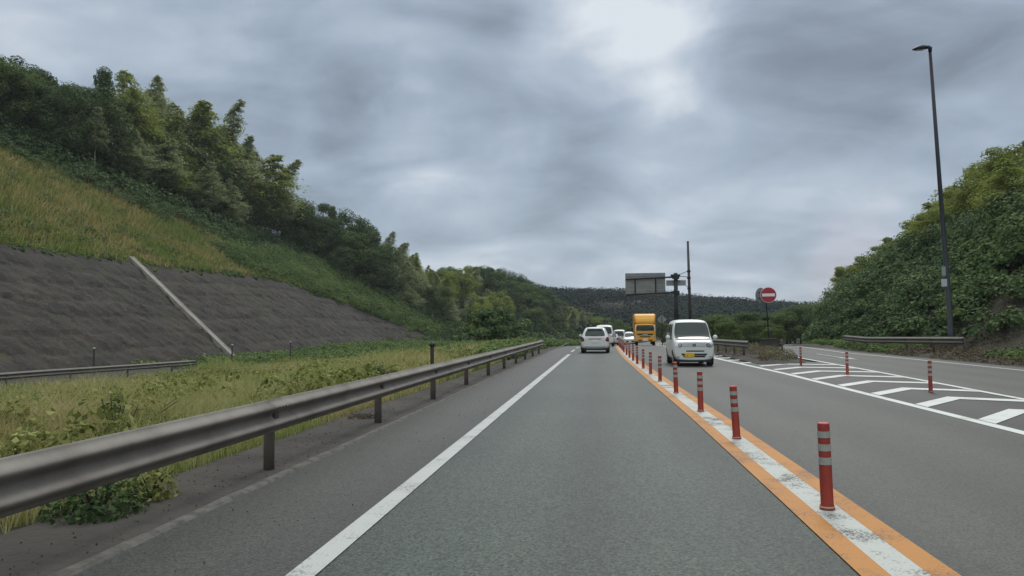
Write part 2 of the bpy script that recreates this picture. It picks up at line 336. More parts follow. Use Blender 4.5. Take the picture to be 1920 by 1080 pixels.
def terr(X, Y):
    X = np.asarray(X, float); Y = np.asarray(Y, float); r = zr(Y)
    low = -1.25 + (r+1.25)*sm(Y, 72, 105)
    z = r + (low-r)*sm(-X, 4.6, 19)
    d = foot(Y)-X
    s1 = slope1(Y); h1 = wallh(Y); d1 = h1/s1
    a = np.minimum(np.maximum(d, 0), d1)*s1
    b = np.maximum(d-d1, 0)*.72
    hh = a+b; rg = ridge(Y); hh = np.where(hh > rg, rg+(hh-rg)*.12, hh)
    z = z+hh
    e = X-rfoot(Y)                                           # right bank
    t = rtop(Y); bank = np.minimum(np.maximum(e, 0)*1.02, t)+np.maximum(e-t/1.02, 0)*.1
    z = z+bank + .25*sm(X, 14.3, 16.5)*sm(-Y, -75, -60)
    # far wooded hill
    f = sm(Y, 210, 400)
    z = z + f*np.interp(X, [-400, -30, 10, 55, 90, 130, 250, 600], [8.5, 9.2, 11.8, 12.2, 9.2, 4.6, 3, 0])*(1-.35*sm(Y, 430, 900))
    return z
#--TERR
def grid(xs, ys, fn, dz=0.0):
    Xg, Yg = np.meshgrid(xs, ys); Z = fn(Xg, Yg)+dz
    m = MB(); nx = len(xs)
    m.v = list(zip(Xg.ravel().tolist(), Yg.ravel().tolist(), Z.ravel().tolist()))
    m.f = [(j*nx+i, j*nx+i+1, (j+1)*nx+i+1, (j+1)*nx+i) for j in range(len(ys)-1) for i in range(nx-1)]
    return m
nz = [(rng.uniform(.05, .5), rng.uniform(0, 6.28), rng.uniform(0, 6.28)) for _ in range(14)]
def wob(X, Y, k=1.0):
    s = 0
    for f, a, b in nz: s = s+np.sin(f*k*(X*math.cos(a)+Y*math.sin(a))*2+b)*.12
    return s
xs = np.concatenate([np.linspace(-900, -130, 12), np.arange(-120, -50, 4.), np.arange(-50, -36, 1.), np.arange(-36, -20, 1.), np.arange(-20, -4, 1.), [-4, -3.7, -3.4], np.arange(-2, 17, 1.), np.arange(17, 34, .8), np.arange(36, 120, 6.), np.linspace(130, 1200, 12)])
ys = np.concatenate([[-400, -200, -100], np.arange(-60, 0, 6.), np.arange(0, 150, 1.5), np.arange(150, 420, 8.), np.linspace(440, 5000, 14)])
def tf(X, Y):
    rd = sm(-X, 4.0, 8)+sm(X, 16, 20)*(Y < 70)
    return terr(X, Y)-.035+wob(X, Y)*.14*np.clip(rd, 0, 1)*(np.abs(X+27) > 7)
g = grid(xs, ys, tf).build('ground', M['terrain'], smooth=True); prop(g, kind='structure')

def strip(name, left, right, y0, y1, z, m, step=1.5, dy=None):
    """a road sheet between two x(Y) curves, following the road's height"""
    n = max(1, int(math.ceil((y1-y0)/step))); b = MB()
    for i in range(n+1):
        Y = y0+(y1-y0)*i/n; zz = float(zr(Y))+z
        b.v += [(left(Y), Y, zz), (right(Y), Y, zz)]
    b.f = [(2*i, 2*i+1, 2*i+3, 2*i+2) for i in range(n)]
    return b.build(name, m) if name else b
c_ = lambda k: (lambda Y: k+float(bend(Y)))
def center(Y):                                               # centre of the divider strip
    return float(np.interp(Y, [0, 7, 13, 18, 24, 30, 37, 46, 55], [1.85, 1.80, 1.73, 1.63, 1.52, 1.43, 1.31, 1.26, 1.30]))+float(bend(Y))
road = strip('road', c_(-3.28), c_(5.9), -60, 205, 0, M['asphalt']); prop(road, kind='structure')
onc = strip('oncoming_lane', lambda Y: center(Y)+.28, lambda Y: float(np.interp(Y, [0, 27, 36, 50, 80], [5.7, 5.7, 5.4, 5.1, 5.0]))+float(bend(Y)), -60, 205, .004, M['asphalt_brown']); prop(onc, kind='structure')
rampL = lambda Y: float(np.interp(Y, [-60, 16, 28, 39, 54, 66, 75, 95, 130], [8.2, 8.25, 8.8, 9.15, 11.4, 14, 16, 22, 40]))
rampR = lambda Y: float(np.interp(Y, [-60, 36, 44, 52, 60, 68, 75, 95, 130], [14.6, 14.5, 14.2, 14.8, 15.6, 17.2, 19, 26, 45]))
ramp = strip('ramp_road', lambda Y: 5.6, lambda Y: 9.2, -60, 33, .003, M['asphalt_dark']); prop(ramp, kind='structure'); ramp.name = 'road_gore'
ramp = strip('ramp_road', rampL, rampR, -60, 130, .007, M['asphalt_brown']); prop(ramp, kind='structure')
sh2 = strip('road_shoulder', c_(-3.27), c_(-1.84), -60, 120, .003, M['asphalt_edge']); prop(sh2, kind='structure')
shoulder = strip('shoulder', c_(-4.4), c_(-3.36), -60, 60, .006, M['soil']); prop(shoulder, kind='structure')
gut = MB(); gr_ = np.random.default_rng(3)
for i in range(260):                                        # low, chipped concrete edge
    y = -10+i*.35; a = gr_.normal()*.004; gut.v += [(-3.37, y, .004), (-3.345+a, y, .022+gr_.normal()*.003), (-3.275+a*1.5, y, .020+gr_.normal()*.003), (-3.25+a*2, y, .003)]
for i in range(259):
    for k in range(3): gut.f.append((4*i+k, 4*i+k+1, 4*i+k+5, 4*i+k+4))
gu = gut.build('kerb', M['gutter']); prop(gu, kind='structure')
# markings
def mark(name, a, b, y0, y1, m, z=.008, step=1.5): o = strip(name, a, b, y0, y1, z, m, step); prop(o, kind='structure'); return o
mark('edge_line', c_(-1.93), c_(-1.75), -20, 43, M['white'])
for k in range(8): mark('edge_line_dash', c_(-1.95), c_(-1.80), 47+k*9, 52+k*9, M['white'])
mark('divider_white', lambda Y: center(Y)-.12, lambda Y: center(Y)+.115, -20, 170, M['white_worn'], .009)
mark('divider_orange', lambda Y: center(Y)-.30, lambda Y: center(Y)-.12, -20, 170, M['orange'], .010)
mark('divider_orange', lambda Y: center(Y)+.115, lambda Y: center(Y)+.29, -20, 170, M['orange'], .010)
mark('gore_line', lambda Y: float(np.interp(Y, [0, 25, 36, 50], [5.68, 5.60, 5.23, 4.98]))+float(bend(Y)), lambda Y: float(np.interp(Y, [0, 25, 36, 50], [5.88, 5.80, 5.43, 5.17]))+float(bend(Y)), -20, 110, M['white_fresh'], .010)
mark('gore_line', lambda Y: rampL(Y)-.02, lambda Y: rampL(Y)+.14, -20, 47, M['white_fresh'], .013)
mark('ramp_edge_line', lambda Y: rampR(Y)-1.02, lambda Y: rampR(Y)-.90, -20, 60, M['white_fresh'], .013)
chev = MB()
def quad(b, pts, z): b.add([(x, y, z) for x, y in pts], [tuple(range(len(pts)))])
for k in range(-5, 7):
    y = 14.75+2.42*k; th = .56; L0 = 5.86; A = 7.12; Rr = float(rampL(y+1))-.02
    quad(chev, [(L0, y), (A, y+1.62), (A, y+1.62+th), (L0, y+th)], .012)
    quad(chev, [(A, y+1.62), (Rr, y+1.62-.62), (Rr, y+1.62-.62+th), (A, y+1.62+th)], .012)
for k in range(7, 12):
    y = 14.75+2.42*k; x0 = float(np.interp(y, [25, 36, 50], [5.78, 5.42, 5.2])); quad(chev, [(x0, y), (x0+.85, y+1.0), (x0+.85, y+1.5), (x0, y+.5)], .012)
ch = chev.build('zebra_marking', M['white_fresh']); prop(ch, kind='structure')
ar = MB(); quad(ar, [(10.95, 36.9), (11.1, 36.9), (11.3, 42), (11.15, 42)], .022)
quad(ar, [(10.7, 36.9), (11.02, 34.8), (11.35, 36.9)], .022); a_ = ar.build('arrow_marking', M['white']); prop(a_, kind='structure')
# side road below the wall
sr = MB()
for i in range(31):
    Y = 5+3*i; 
    for X in (-28.6, -25.2): sr.v.append((X, Y, float(terr(X, Y))+.05))
sr.f = [(2*i, 2*i+1, 2*i+3, 2*i+2) for i in range(30)]
o = sr.build('side_road', M['asphalt_dark']); prop(o, kind='structure')
sl_ = MB()
for i in range(25):
    Y = 5+2*i
    for X in (-25.75, -25.6): sl_.v.append((X, Y, float(terr(X, Y))+.066))
sl_.f = [(2*i, 2*i+1, 2*i+3, 2*i+2) for i in range(24)]
o = sl_.build('side_road_line', M['white']); prop(o, kind='structure')

# ------------------------------------------------------------------ retaining wall
def wallmat():
    m = bpy.data.materials.new('sprayed_mortar'); m.use_nodes = True; t = m.node_tree; p = t.nodes['Principled BSDF']; L = t.links.new
    tcn = t.nodes.new('ShaderNodeTexCoord')
    mp = t.nodes.new('ShaderNodeMapping'); mp.inputs['Scale'].default_value = (.8, .5, .8); L(tcn.outputs['Object'], mp.inputs[0])
    n = t.nodes.new('ShaderNodeTexNoise'); n.inputs['Scale'].default_value = .55; n.inputs['Detail'].default_value = 8; n.inputs['Roughness'].default_value = .68; L(mp.outputs[0], n.inputs[0])
    r = t.nodes.new('ShaderNodeValToRGB'); e = r.color_ramp.elements; e.new(.5)
    for i, (q, c) in enumerate([(.34, (.010, .0072, .0050)), (.5, (.022, .0162, .0112)), (.7, (.040, .0305, .0220))]): e[i].position = q; e[i].color = (*c, 1)
    L(n.outputs[0], r.inputs[0])
    g2 = t.nodes.new('ShaderNodeTexNoise'); g2.inputs['Scale'].default_value = .16; g2.inputs['Detail'].default_value = 5; L(tcn.outputs['Object'], g2.inputs[0])
    q = t.nodes.new('ShaderNodeMapRange'); q.inputs[1].default_value = .50; q.inputs[2].default_value = .72; q.inputs[4].default_value = .25; L(g2.outputs[0], q.inputs[0])
    x = t.nodes.new('ShaderNodeMix'); x.data_type = 'RGBA'; L(q.outputs[0], x.inputs[0]); L(r.outputs[0], x.inputs[6]); x.inputs[7].default_value = (.026, .030, .016, 1)
    f = t.nodes.new('ShaderNodeTexNoise'); f.inputs['Scale'].default_value = 3.3; f.inputs['Detail'].default_value = 4; L(tcn.outputs['Object'], f.inputs[0])
    qq = t.nodes.new('ShaderNodeMapRange'); qq.inputs[1].default_value = .70; qq.inputs[2].default_value = .74; L(f.outputs[0], qq.inputs[0])
    y = t.nodes.new('ShaderNodeMix'); y.data_type = 'RGBA'; L(qq.outputs[0], y.inputs[0]); L(x.outputs[2], y.inputs[6]); y.inputs[7].default_value = (.10, .09, .078, 1)
    L(y.outputs[2], p.inputs['Base Color']); p.inputs['Roughness'].default_value = .92
    b = t.nodes.new('ShaderNodeBump'); b.inputs['Strength'].default_value = .7; b.inputs['Distance'].default_value = .2; L(f.outputs[0], b.inputs['Height']); L(b.outputs[0], p.inputs['Normal'])
    return m
ww = empty('retaining_wall', (-34, 70, -1.25), label='dark sprayed mortar retaining wall leaning back above the side road', cat='wall')
wy = np.arange(4, 139.1, .3); nu = 48; wv = []; wf = []
for i, Y in enumerate(wy):
    h = float(wallh(Y)); s1 = float(slope1(Y)); fx = float(foot(Y)); b0 = float(terr(fx, Y))
    for j in range(nu+1):
        q = j/nu; hh = h*q; X = fx-hh/s1
        # lumps in rows and slanting columns left by the sprayed mesh
        sk = Y+hh*1.25
        lump = .13*max(0, math.sin(sk*1.9+1.7*math.sin(hh*1.3)))*math.sin(hh*3.1+1.1*math.sin(Y*.5))+.09*float(wob(np.float64(sk*2.1), np.float64(hh*3.4), 1.9))-.07*max(0, math.cos(sk*6.2832/1.5))**10+.05*math.sin(sk*5.3+hh)*math.sin(hh*6.1)-.12*max(0, math.cos(hh*6.2832/1.25+.35*math.sin(Y*.3)))**6+.05*math.sin(sk*8.1+3*math.sin(hh*2))
        edge = min(1, (1-q)*6)
        wv.append((X+.55*.12+lump*edge*.8+34, Y-70, b0+hh+.10+lump*edge*.8+1.25-(0.0 if j else .5)))
for i in range(len(wy)-1):
    for j in range(nu): a = i*(nu+1)+j; wf.append((a, a+nu+1, a+nu+2, a+1))
MB().add(wv, wf).build('wall_face', wallmat(), ww, smooth=True)
# diagonal drain that runs straight up the face
b = MB(); YD = 67.4
def wp(hh, dy, dn): X = -34-hh/.909; return (X+dn*.67+34, YD+dy-70, -1.25+hh+.1+dn*.74+1.25)
n = 26
for j in range(n+1):
    hh = -.4+9.9*j/n
    for dy, dn in ((-.42, -.15), (-.42, .30), (-.30, .31), (-.26, .26), (.26, .26), (.30, .31), (.42, .30), (.42, -.15)): b.v.append(wp(hh, dy, dn))
for j in range(n):
    for k in range(7): a = j*8+k; b.f.append((a, a+1, a+9, a+8))
b.f += [tuple(range(8)), tuple(reversed(range(n*8, n*8+8)))]
b.build('drain_channel', M['drain'], ww)

# ------------------------------------------------------------------ guardrails
def w_profile():
    pts = []
    for i in range(25):
        q = i/24; z = .35*q-.175
        pts.append((.042*math.cos(q*4*math.pi+math.pi)*(1 if .06 < q < .94 else .8)+.0, z))
    return pts
def guardrail(path, name_label, spacing, m, mp, side=1, top=.75, postr=.057, group=None, first=0.0, splice=False):
    """path: list of (x,y,zground); side=+1 the beam faces +x"""
    P = [Vector(p) for p in path]
    seg = [0]
    for a, b_ in zip(P, P[1:]): seg.append(seg[-1]+(b_-a).length)
    def at(s):
        for i in range(len(P)-1):
            if s <= seg[i+1] or i == len(P)-2:
                t = (s-seg[i])/(seg[i+1]-seg[i]); return P[i].lerp(P[i+1], t), (P[i+1]-P[i]).normalized()
    root = empty('guardrail', P[0], label=name_label, cat='guardrail', group=group)
    prof = w_profile(); b = MB(); N = max(2, int(seg[-1]/1.0))
    for i in range(N+1):
        p, d = at(seg[-1]*i/N); nrm = Vector((d.y, -d.x, 0))*side; p = p-P[0]
        for (o, z) in prof: q = p+nrm*(.09+o); b.v.append((q.x, q.y, q.z+top-.175+z))
        for (o, z) in reversed(prof): q = p+nrm*(.085+o); b.v.append((q.x, q.y, q.z+top-.175+z))
    K = len(prof)*2
    for i in range(N):
        for k in range(K): b.f.append((i*K+k, i*K+(k+1)%K, (i+1)*K+(k+1)%K, (i+1)*K+k))
    b.f += [tuple(range(K)), tuple(reversed(range(N*K, N*K+K)))]
    b.build('beam', m, root, smooth=True)
    s = first; cnt = 0
    while s <= seg[-1]-.05:
        p, d = at(s); nrm = Vector((d.y, -d.x, 0))*side; p = p-P[0]
        MB().tube([(p.x, p.y, p.z-.2), (p.x, p.y, p.z+top-.03)], postr, 14).build('post', mp, root, smooth=True)
        br = MB(); c = p+nrm*.052; ang = math.atan2(nrm.y, nrm.x)
        Mx = Matrix.Translation((c.x, c.y, p.z+top-.175)) @ Matrix.Rotation(ang, 4, 'Z')
        br.box(-.02, .034, -.05, .05, -.06, .06, Mx); br.build('bracket', mp, root)
        if splice and cnt % 2 == 1:
            sp = MB()
            for q in (-.17, .17):
                for (o, z) in prof: w_ = p+nrm*(.094+o)+d*q; sp.v.append((w_.x, w_.y, w_.z+top-.175+z))
            n_ = len(prof); sp.f = [(k, k+1, n_+k+1, n_+k) for k in range(n_-1)]; so_ = sp.build('splice_plate', m, root, smooth=True)
            for q in (-.11, -.04, .04, .11):
                w_ = p+nrm*.135+d*q; bo = MB(); bo.ell((w_.x, w_.y, w_.z+top-.175+.088), (.012, .012, .012), 8); bo.build('bolt', mp, so_)
        s += spacing; cnt += 1
    return root
GX = lambda Y: -3.56+.0*Y
guardrail([(-3.56, -4.2, 0), (-3.56, 8, 0), (-3.58, 20, 0), (-3.63, 33.4, 0), (-3.66, 46.6, 0)], 'long grey guardrail running beside the left lane in front of the grass', 4.03, M['rail'], M['rail_post'], 1, top=.76, first=0.0, splice=True)
tz = lambda x, y: (x, y, float(terr(x, y)))
guardrail([tz(-29.3, 22), tz(-28.6, 36), tz(-27.6, 42), tz(-27.0, 48.2)], 'weathered guardrail on the side road at the foot of the dark wall', 4.0, M['rail_dark'], M['rail_post'], 1, top=.78)
guardrail([(5.9, 56, -.02), (6.1, 50, 0), (6.35, 44, 0.05), (6.75, 36.2, .08)], 'guardrail with blunt end on the island right of the white van', 2.0, M['rail_dark'], M['rail_post'], 1, top=.76, first=.6)
guardrail([(10.95, 48.5, .0), (11.3, 53, .0), (12.9, 60, .0), (15.2, 68, .05)], 'short rising guardrail beyond the brown box beside the ramp', 3.0, M['rail_dark'], M['rail_post'], 1, top=.74)
guardrail([tz(16.25, 36.6), tz(15.75, 41.5), tz(15.35, 46.5), tz(15.7, 52)], 'guardrail at the foot of the leafy right bank beside the lamp post', 2.6, M['rail_dark'], M['rail_post'], -1, top=.72, first=.1)

# ------------------------------------------------------------------ red delineator posts
def lane_post():
    r = empty('delineator_post', label='x', cat='delineator post')
    H = .69
    MB().lathe([(.0, .03), (.050, .03), (.049, H*.52), (.047, H-.02), (.045, H-.004), (.0, H)], 22).build('post_body', M['post_red'], r, smooth=False)
    MB().lathe([(.0, H-.003), (.0462, H-.003), (.0475, H-.006), (.0475, H-.001), (.044, H+.004), (0, H+.004)], 22).build('cap', M['post_top'], r)
    for a, c in ((.09, .165), (.24, .32), (.395, .48)):
        MB().lathe([(.0475, H*(1-c)), (.0512, H*(1-c)), (.0512, H*(1-a)), (.0475, H*(1-a))], 22).build('reflective_band', M['band'], r)
    MB().lathe([(.0, 0), (.060, 0), (.060, .012), (.054, .034), (.0, .034)], 22).build('base', M['post_red'], r)
    MB().lathe([(.050, .014), (.0615, .014), (.0605, .024), (.050, .024)], 22).build('base_ring', M['band_base'], r)
    return r
P0 = lane_post(); P0['group'] = 'red and white posts on the centre divider'
ys_ = [6.55, 10.5, 13.85, 17.57, 21.4, 24.6, 28.0, 31.5, 34.4, 37.6, 41.3, 45.6, 49.5, 53.5, 57.5, 61.5, 65.5, 69.5]
ordn = ['nearest', 'second nearest', 'third nearest', 'fourth nearest', 'fifth nearest', 'sixth nearest', 'seventh nearest', 'eighth nearest', 'ninth nearest', 'tenth nearest', 'eleventh nearest', 'twelfth nearest', 'thirteenth nearest', 'fourteenth nearest', 'fifteenth nearest', 'sixteenth nearest', 'seventeenth nearest', 'farthest']
tilt = [(.008, -.022), (.0, -.055), (.0, -.015), (.01, -.06), (0, -.01), (0, -.03), (0, -.02), (0, .01), (0, 0)]
for i, Y in enumerate(ys_):
    o = P0 if i == 0 else dup(P0)
    tl = tilt[i] if i < len(tilt) else (0, 0)
    o.location = (center(Y)+.0, Y, float(zr(Y))+.014); o.rotation_euler = (tl[0], tl[1], .3*i)
    o['label'] = f'{ordn[i]} red and white post on the orange and white centre divider'
for (x, y, lb) in [(7.25, 18.05, 'right'), (7.33, 24.12, 'middle'), (7.42, 29.9, 'left')]:
    o = dup(P0, (x, y, .012), (0, -.005, 0), (.85, .85, 1.0), group='red and white posts in the zebra marking')
    o['label'] = {'right': 'rightmost and nearest red and white post standing in the chevron marking', 'middle': 'middle one of the three red and white posts in the chevron marking', 'left': 'farthest red and white post in the chevron marking beside the dirt'}[lb]

# ------------------------------------------------------------------ leaves
def frames(n, up=.0, rg=rng):
    d = rg.normal(size=(n, 3)); d[:, 2] = d[:, 2]*(1-up)+up*1.2*np.abs(rg.normal(size=n)); d /= np.linalg.norm(d, axis=1)[:, None]
    a = np.cross(d, rg.normal(size=(n, 3))); a /= np.linalg.norm(a, axis=1)[:, None]
    return d, a, np.cross(d, a)
def leaves(P, size, asp=.7, nrm=None, up=.3, rg=rng):
    """loose diamond leaves at points P"""
    n = len(P); d, a, b = frames(n, up, rg)
    if nrm is not None:
        d = d*.6+nrm*1.15; d /= np.linalg.norm(d, axis=1)[:, None]
        a = np.cross(d, rg.normal(size=(n, 3))); a /= np.linalg.norm(a, axis=1)[:, None]; b = np.cross(d, a)
    s = (size*(.6+.8*rg.random(n)))[:, None] if np.isscalar(size) else (size*(.6+.8*rg.random(n)))[:, None]
    fold = d*s*.18
    V = np.stack([P-a*s*.5, P+b*s*asp*.5-fold, P+a*s*.5-fold*.5, P-b*s*asp*.5-fold], 1)
    return V
def clumps(cen, rad, per, size, asp=.75, flat=.8, hemi=True, rg=rng):
    """leafy mounds: leaves on and in the upper shells of many small ellipsoids"""
    n = len(cen); tot = n*per
    d = rg.normal(size=(tot, 3))
    if hemi: d[:, 2] = np.abs(d[:, 2])*1.0-.25
    d /= np.linalg.norm(d, axis=1)[:, None]
    r = np.repeat(rad, per)*(.72+.34*rg.random(tot)**.6)
    c = np.repeat(cen, per, 0)
    P = c+d*r[:, None]*np.array([1, 1, flat])
    return leaves(P, size, asp, nrm=d*.9+np.array([0, 0, .35]), rg=rg)
def crown_mesh(seed, h, w, n_cl, per, size, kind='round'):
    rg = np.random.default_rng(seed); cen = []; rad = []
    for i in range(n_cl):
        q = (i+.5)/n_cl
        if kind == 'cone': z = .18+.8*q; rr = (1-z)*1.0+.05
        elif kind == 'flat': z = .45+.5*rg.random()**.7; rr = 1-.35*abs(z-.7)
        else: z = .22+.74*rg.random(); rr = math.sqrt(max(.05, 1-((z-.55)/.52)**2))
        t = rg.uniform(0, 6.28); k = rr*rg.uniform(.35, 1.0)**.7
        cen.append((math.cos(t)*k*w*.5*.86, math.sin(t)*k*w*.5*.86, z*h)); rad.append(w*rg.uniform(.10, .20)*(1.0 if kind != 'cone' else .8))
    V = clumps(np.array(cen), np.array(rad), per, size, .62, .75, hemi=False, rg=rg)
    return npmesh('crown', V, 4), cen
def trunk_mesh(h, w, cen, seed, r=.16):
    rg = np.random.default_rng(seed+99); b = MB()
    b.tube([(0, 0, -.6), (rg.uniform(-.1, .1), rg.uniform(-.1, .1), h*.3), (rg.uniform(-.2, .2), rg.uniform(-.2, .2), h*.62), (0, 0, h*.9)], [r*1.3, r, r*.6, r*.15], 8)
    for c in cen[::4]:
        z0 = max(.2*h, c[2]*.62); b.tube([(0, 0, z0), (c[0]*.5, c[1]*.5, (z0+c[2])*.5+.1), c], [r*.4, r*.25, r*.08], 5)
    return b.mesh('trunk', True)
def bamboo_mesh(seed, h=10., w=3.4, lean=.12, t0=.24):
    """moso bamboo: arching culm, tiers of drooping leaf sprays"""
    rg = np.random.default_rng(seed); ph = rg.uniform(0, 6.28)
    def cu(t):
        k = lean*h*t**3; return np.array([math.cos(ph)*k, math.sin(ph)*k, h*(t-.03*t**5)])
    b = MB(); b.tube([cu(t) for t in np.linspace(0, 1, 9)], [.065, .062, .058, .052, .045, .036, .026, .015, .006], 6)
    Vs = []; nb = 150
    for i in range(nb):
        t = t0+(1-t0)*(i+rg.random())/nb; c = cu(t); a = rg.uniform(0, 6.28)
        env = max(.10, min(1, (t-t0+.08)/.22))*min(1, (1.02-t)/.52)
        L = w*.5*env*rg.uniform(.55, 1.25)+.12; n = int(18+62*env)
        s = rg.random(n)**.6
        bx = c[0]+math.cos(a)*L*s; by = c[1]+math.sin(a)*L*s; bz = c[2]+.45*L*s-.62*L*s**2.4
        sp = .07+.14*s*L
        P = np.stack([bx+rg.normal(size=n)*sp, by+rg.normal(size=n)*sp, bz+rg.normal(size=n)*sp*.45], 1)
        dr = np.stack([math.cos(a)*.8+rg.normal(size=n)*.55, math.sin(a)*.8+rg.normal(size=n)*.55, -.45+rg.normal(size=n)*.3], 1)
        dr /= np.linalg.norm(dr, axis=1)[:, None]
        up = np.stack([rg.normal(size=n)*.5, rg.normal(size=n)*.5, np.ones(n)], 1)
        sd = np.cross(dr, up); sd /= np.linalg.norm(sd, axis=1)[:, None]
        ln_ = (rg.uniform(.18, .34, n))[:, None]; wd = ln_*.22
        Vs.append(np.stack([P, P+dr*ln_*.45+sd*wd, P+dr*ln_, P+dr*ln_*.45-sd*wd], 1))
    return npmesh('crown', np.concatenate(Vs), 4), b.mesh('culm', True)

TREES = {}
def proto(kind, variants): TREES[kind] = variants
def mk(kind, nm, cat, cm, tm, lm, bm_, height):
    TREES.setdefault(kind, []).append((nm, cat, cm, tm, lm, bm_, height))
    cm.materials.append(lm); tm.materials.append(bm_)
for s in range(4):
    cm, tm = bamboo_mesh(10+s, 10., 3.6 if s % 2 else 4.4, .10+.05*s); mk('bamboo', 'bamboo', 'bamboo', cm, tm, M['L_bam'], M['culm'], 10)
    cm, tm = bamboo_mesh(20+s, 10., 4.6 if s % 2 else 5.4, .08+.04*s); mk('yellow', 'bamboo', 'bamboo', cm, tm, M['L_bamy'], M['culm'], 10)
cm, tm = bamboo_mesh(77, 10., 3.4, .03, .42); mk('lone', 'bamboo', 'bamboo', cm, tm, M['L_bam'], M['culm_pale'], 10)
for s in range(3):
    cm, cen = crown_mesh(30+s, 8, 6.0, 60, 170, .21); mk('dark', 'broadleaf_tree', 'tree', cm, trunk_mesh(8, 6, cen, s), M['L_dark'], M['bark'], 8)
    cm, cen = crown_mesh(40+s, 8, 5.6, 60, 170, .22); mk('mid', 'broadleaf_tree', 'tree', cm, trunk_mesh(8, 6, cen, s), M['L_mid'], M['bark'], 8)
    cm, cen = crown_mesh(50+s, 8, 5.4, 60, 170, .20); mk('lime', 'broadleaf_tree', 'tree', cm, trunk_mesh(8, 6, cen, s), M['L_lime'], M['bark'], 8)
for s in range(2):
    cm, cen = crown_mesh(60+s, 9, 4.2, 60, 130, .20, 'cone'); mk('cedar', 'conifer', 'conifer', cm, trunk_mesh(9, 4, cen, s), M['L_dark'], M['bark'], 9)
def tree(kind, x, y, h, label, group=None, wscale=1.0, var=None, sink=.15):
    V = TREES[kind]; nm, cat, cm, tm, lm, bm_, H0 = V[(var if var is not None else random.randrange(1000)) % len(V)]
    s = h/H0; r = empty(nm, (x, y, float(terr(x, y))-sink), random.uniform(0, 6.28), label, cat, group)
    r.scale = (s*wscale, s*wscale, s)
    a = bpy.data.objects.new('crown', cm); b = bpy.data.objects.new('culm' if nm == 'bamboo' else 'trunk', tm)
    for q in (a, b): C.objects.link(q); q.parent = r
    return r
#--TREES
T_KEY = [('dark',-74.4,87,10.5,1.1), ('dark',-74.3,91,8.9,1), ('dark',-62.4,81,9,1), ('dark',-67.4,91,8.2,1), ('cedar',-64.1,91,13,1), ('bamboo',-71.7,102,13.2,0.75), ('yellow',-63.3,96,16,0.95), ('bamboo',-63.9,104,15.9,0.9), ('bamboo',-64.6,102,15.9,0.9), ('yellow',-61.7,109,17,0.9), ('yellow',-62.2,107,10.8,0.9), ('bamboo',-60,114,19,0.9), ('bamboo',-60.7,112,15.4,1), ('bamboo',-58.3,117,15.4,1), ('bamboo',-57,121,16.3,1.1), ('bamboo',-55.5,124,15.4,1.1), ('bamboo',-54.6,108,8.9,1), ('dark',-53.7,129,10.6,0.9), ('dark',-51.8,133,10.5,1), ('cedar',-49.7,137,11.2,1), ('dark',-47.4,141,11.5,1), ('mid',-45.2,144,9.8,1), ('bamboo',-42.9,148,10,1), ('bamboo',-41.5,154,9.1,1), ('bamboo',-43.1,172,9,1), ('yellow',-47.2,203,8,1)]
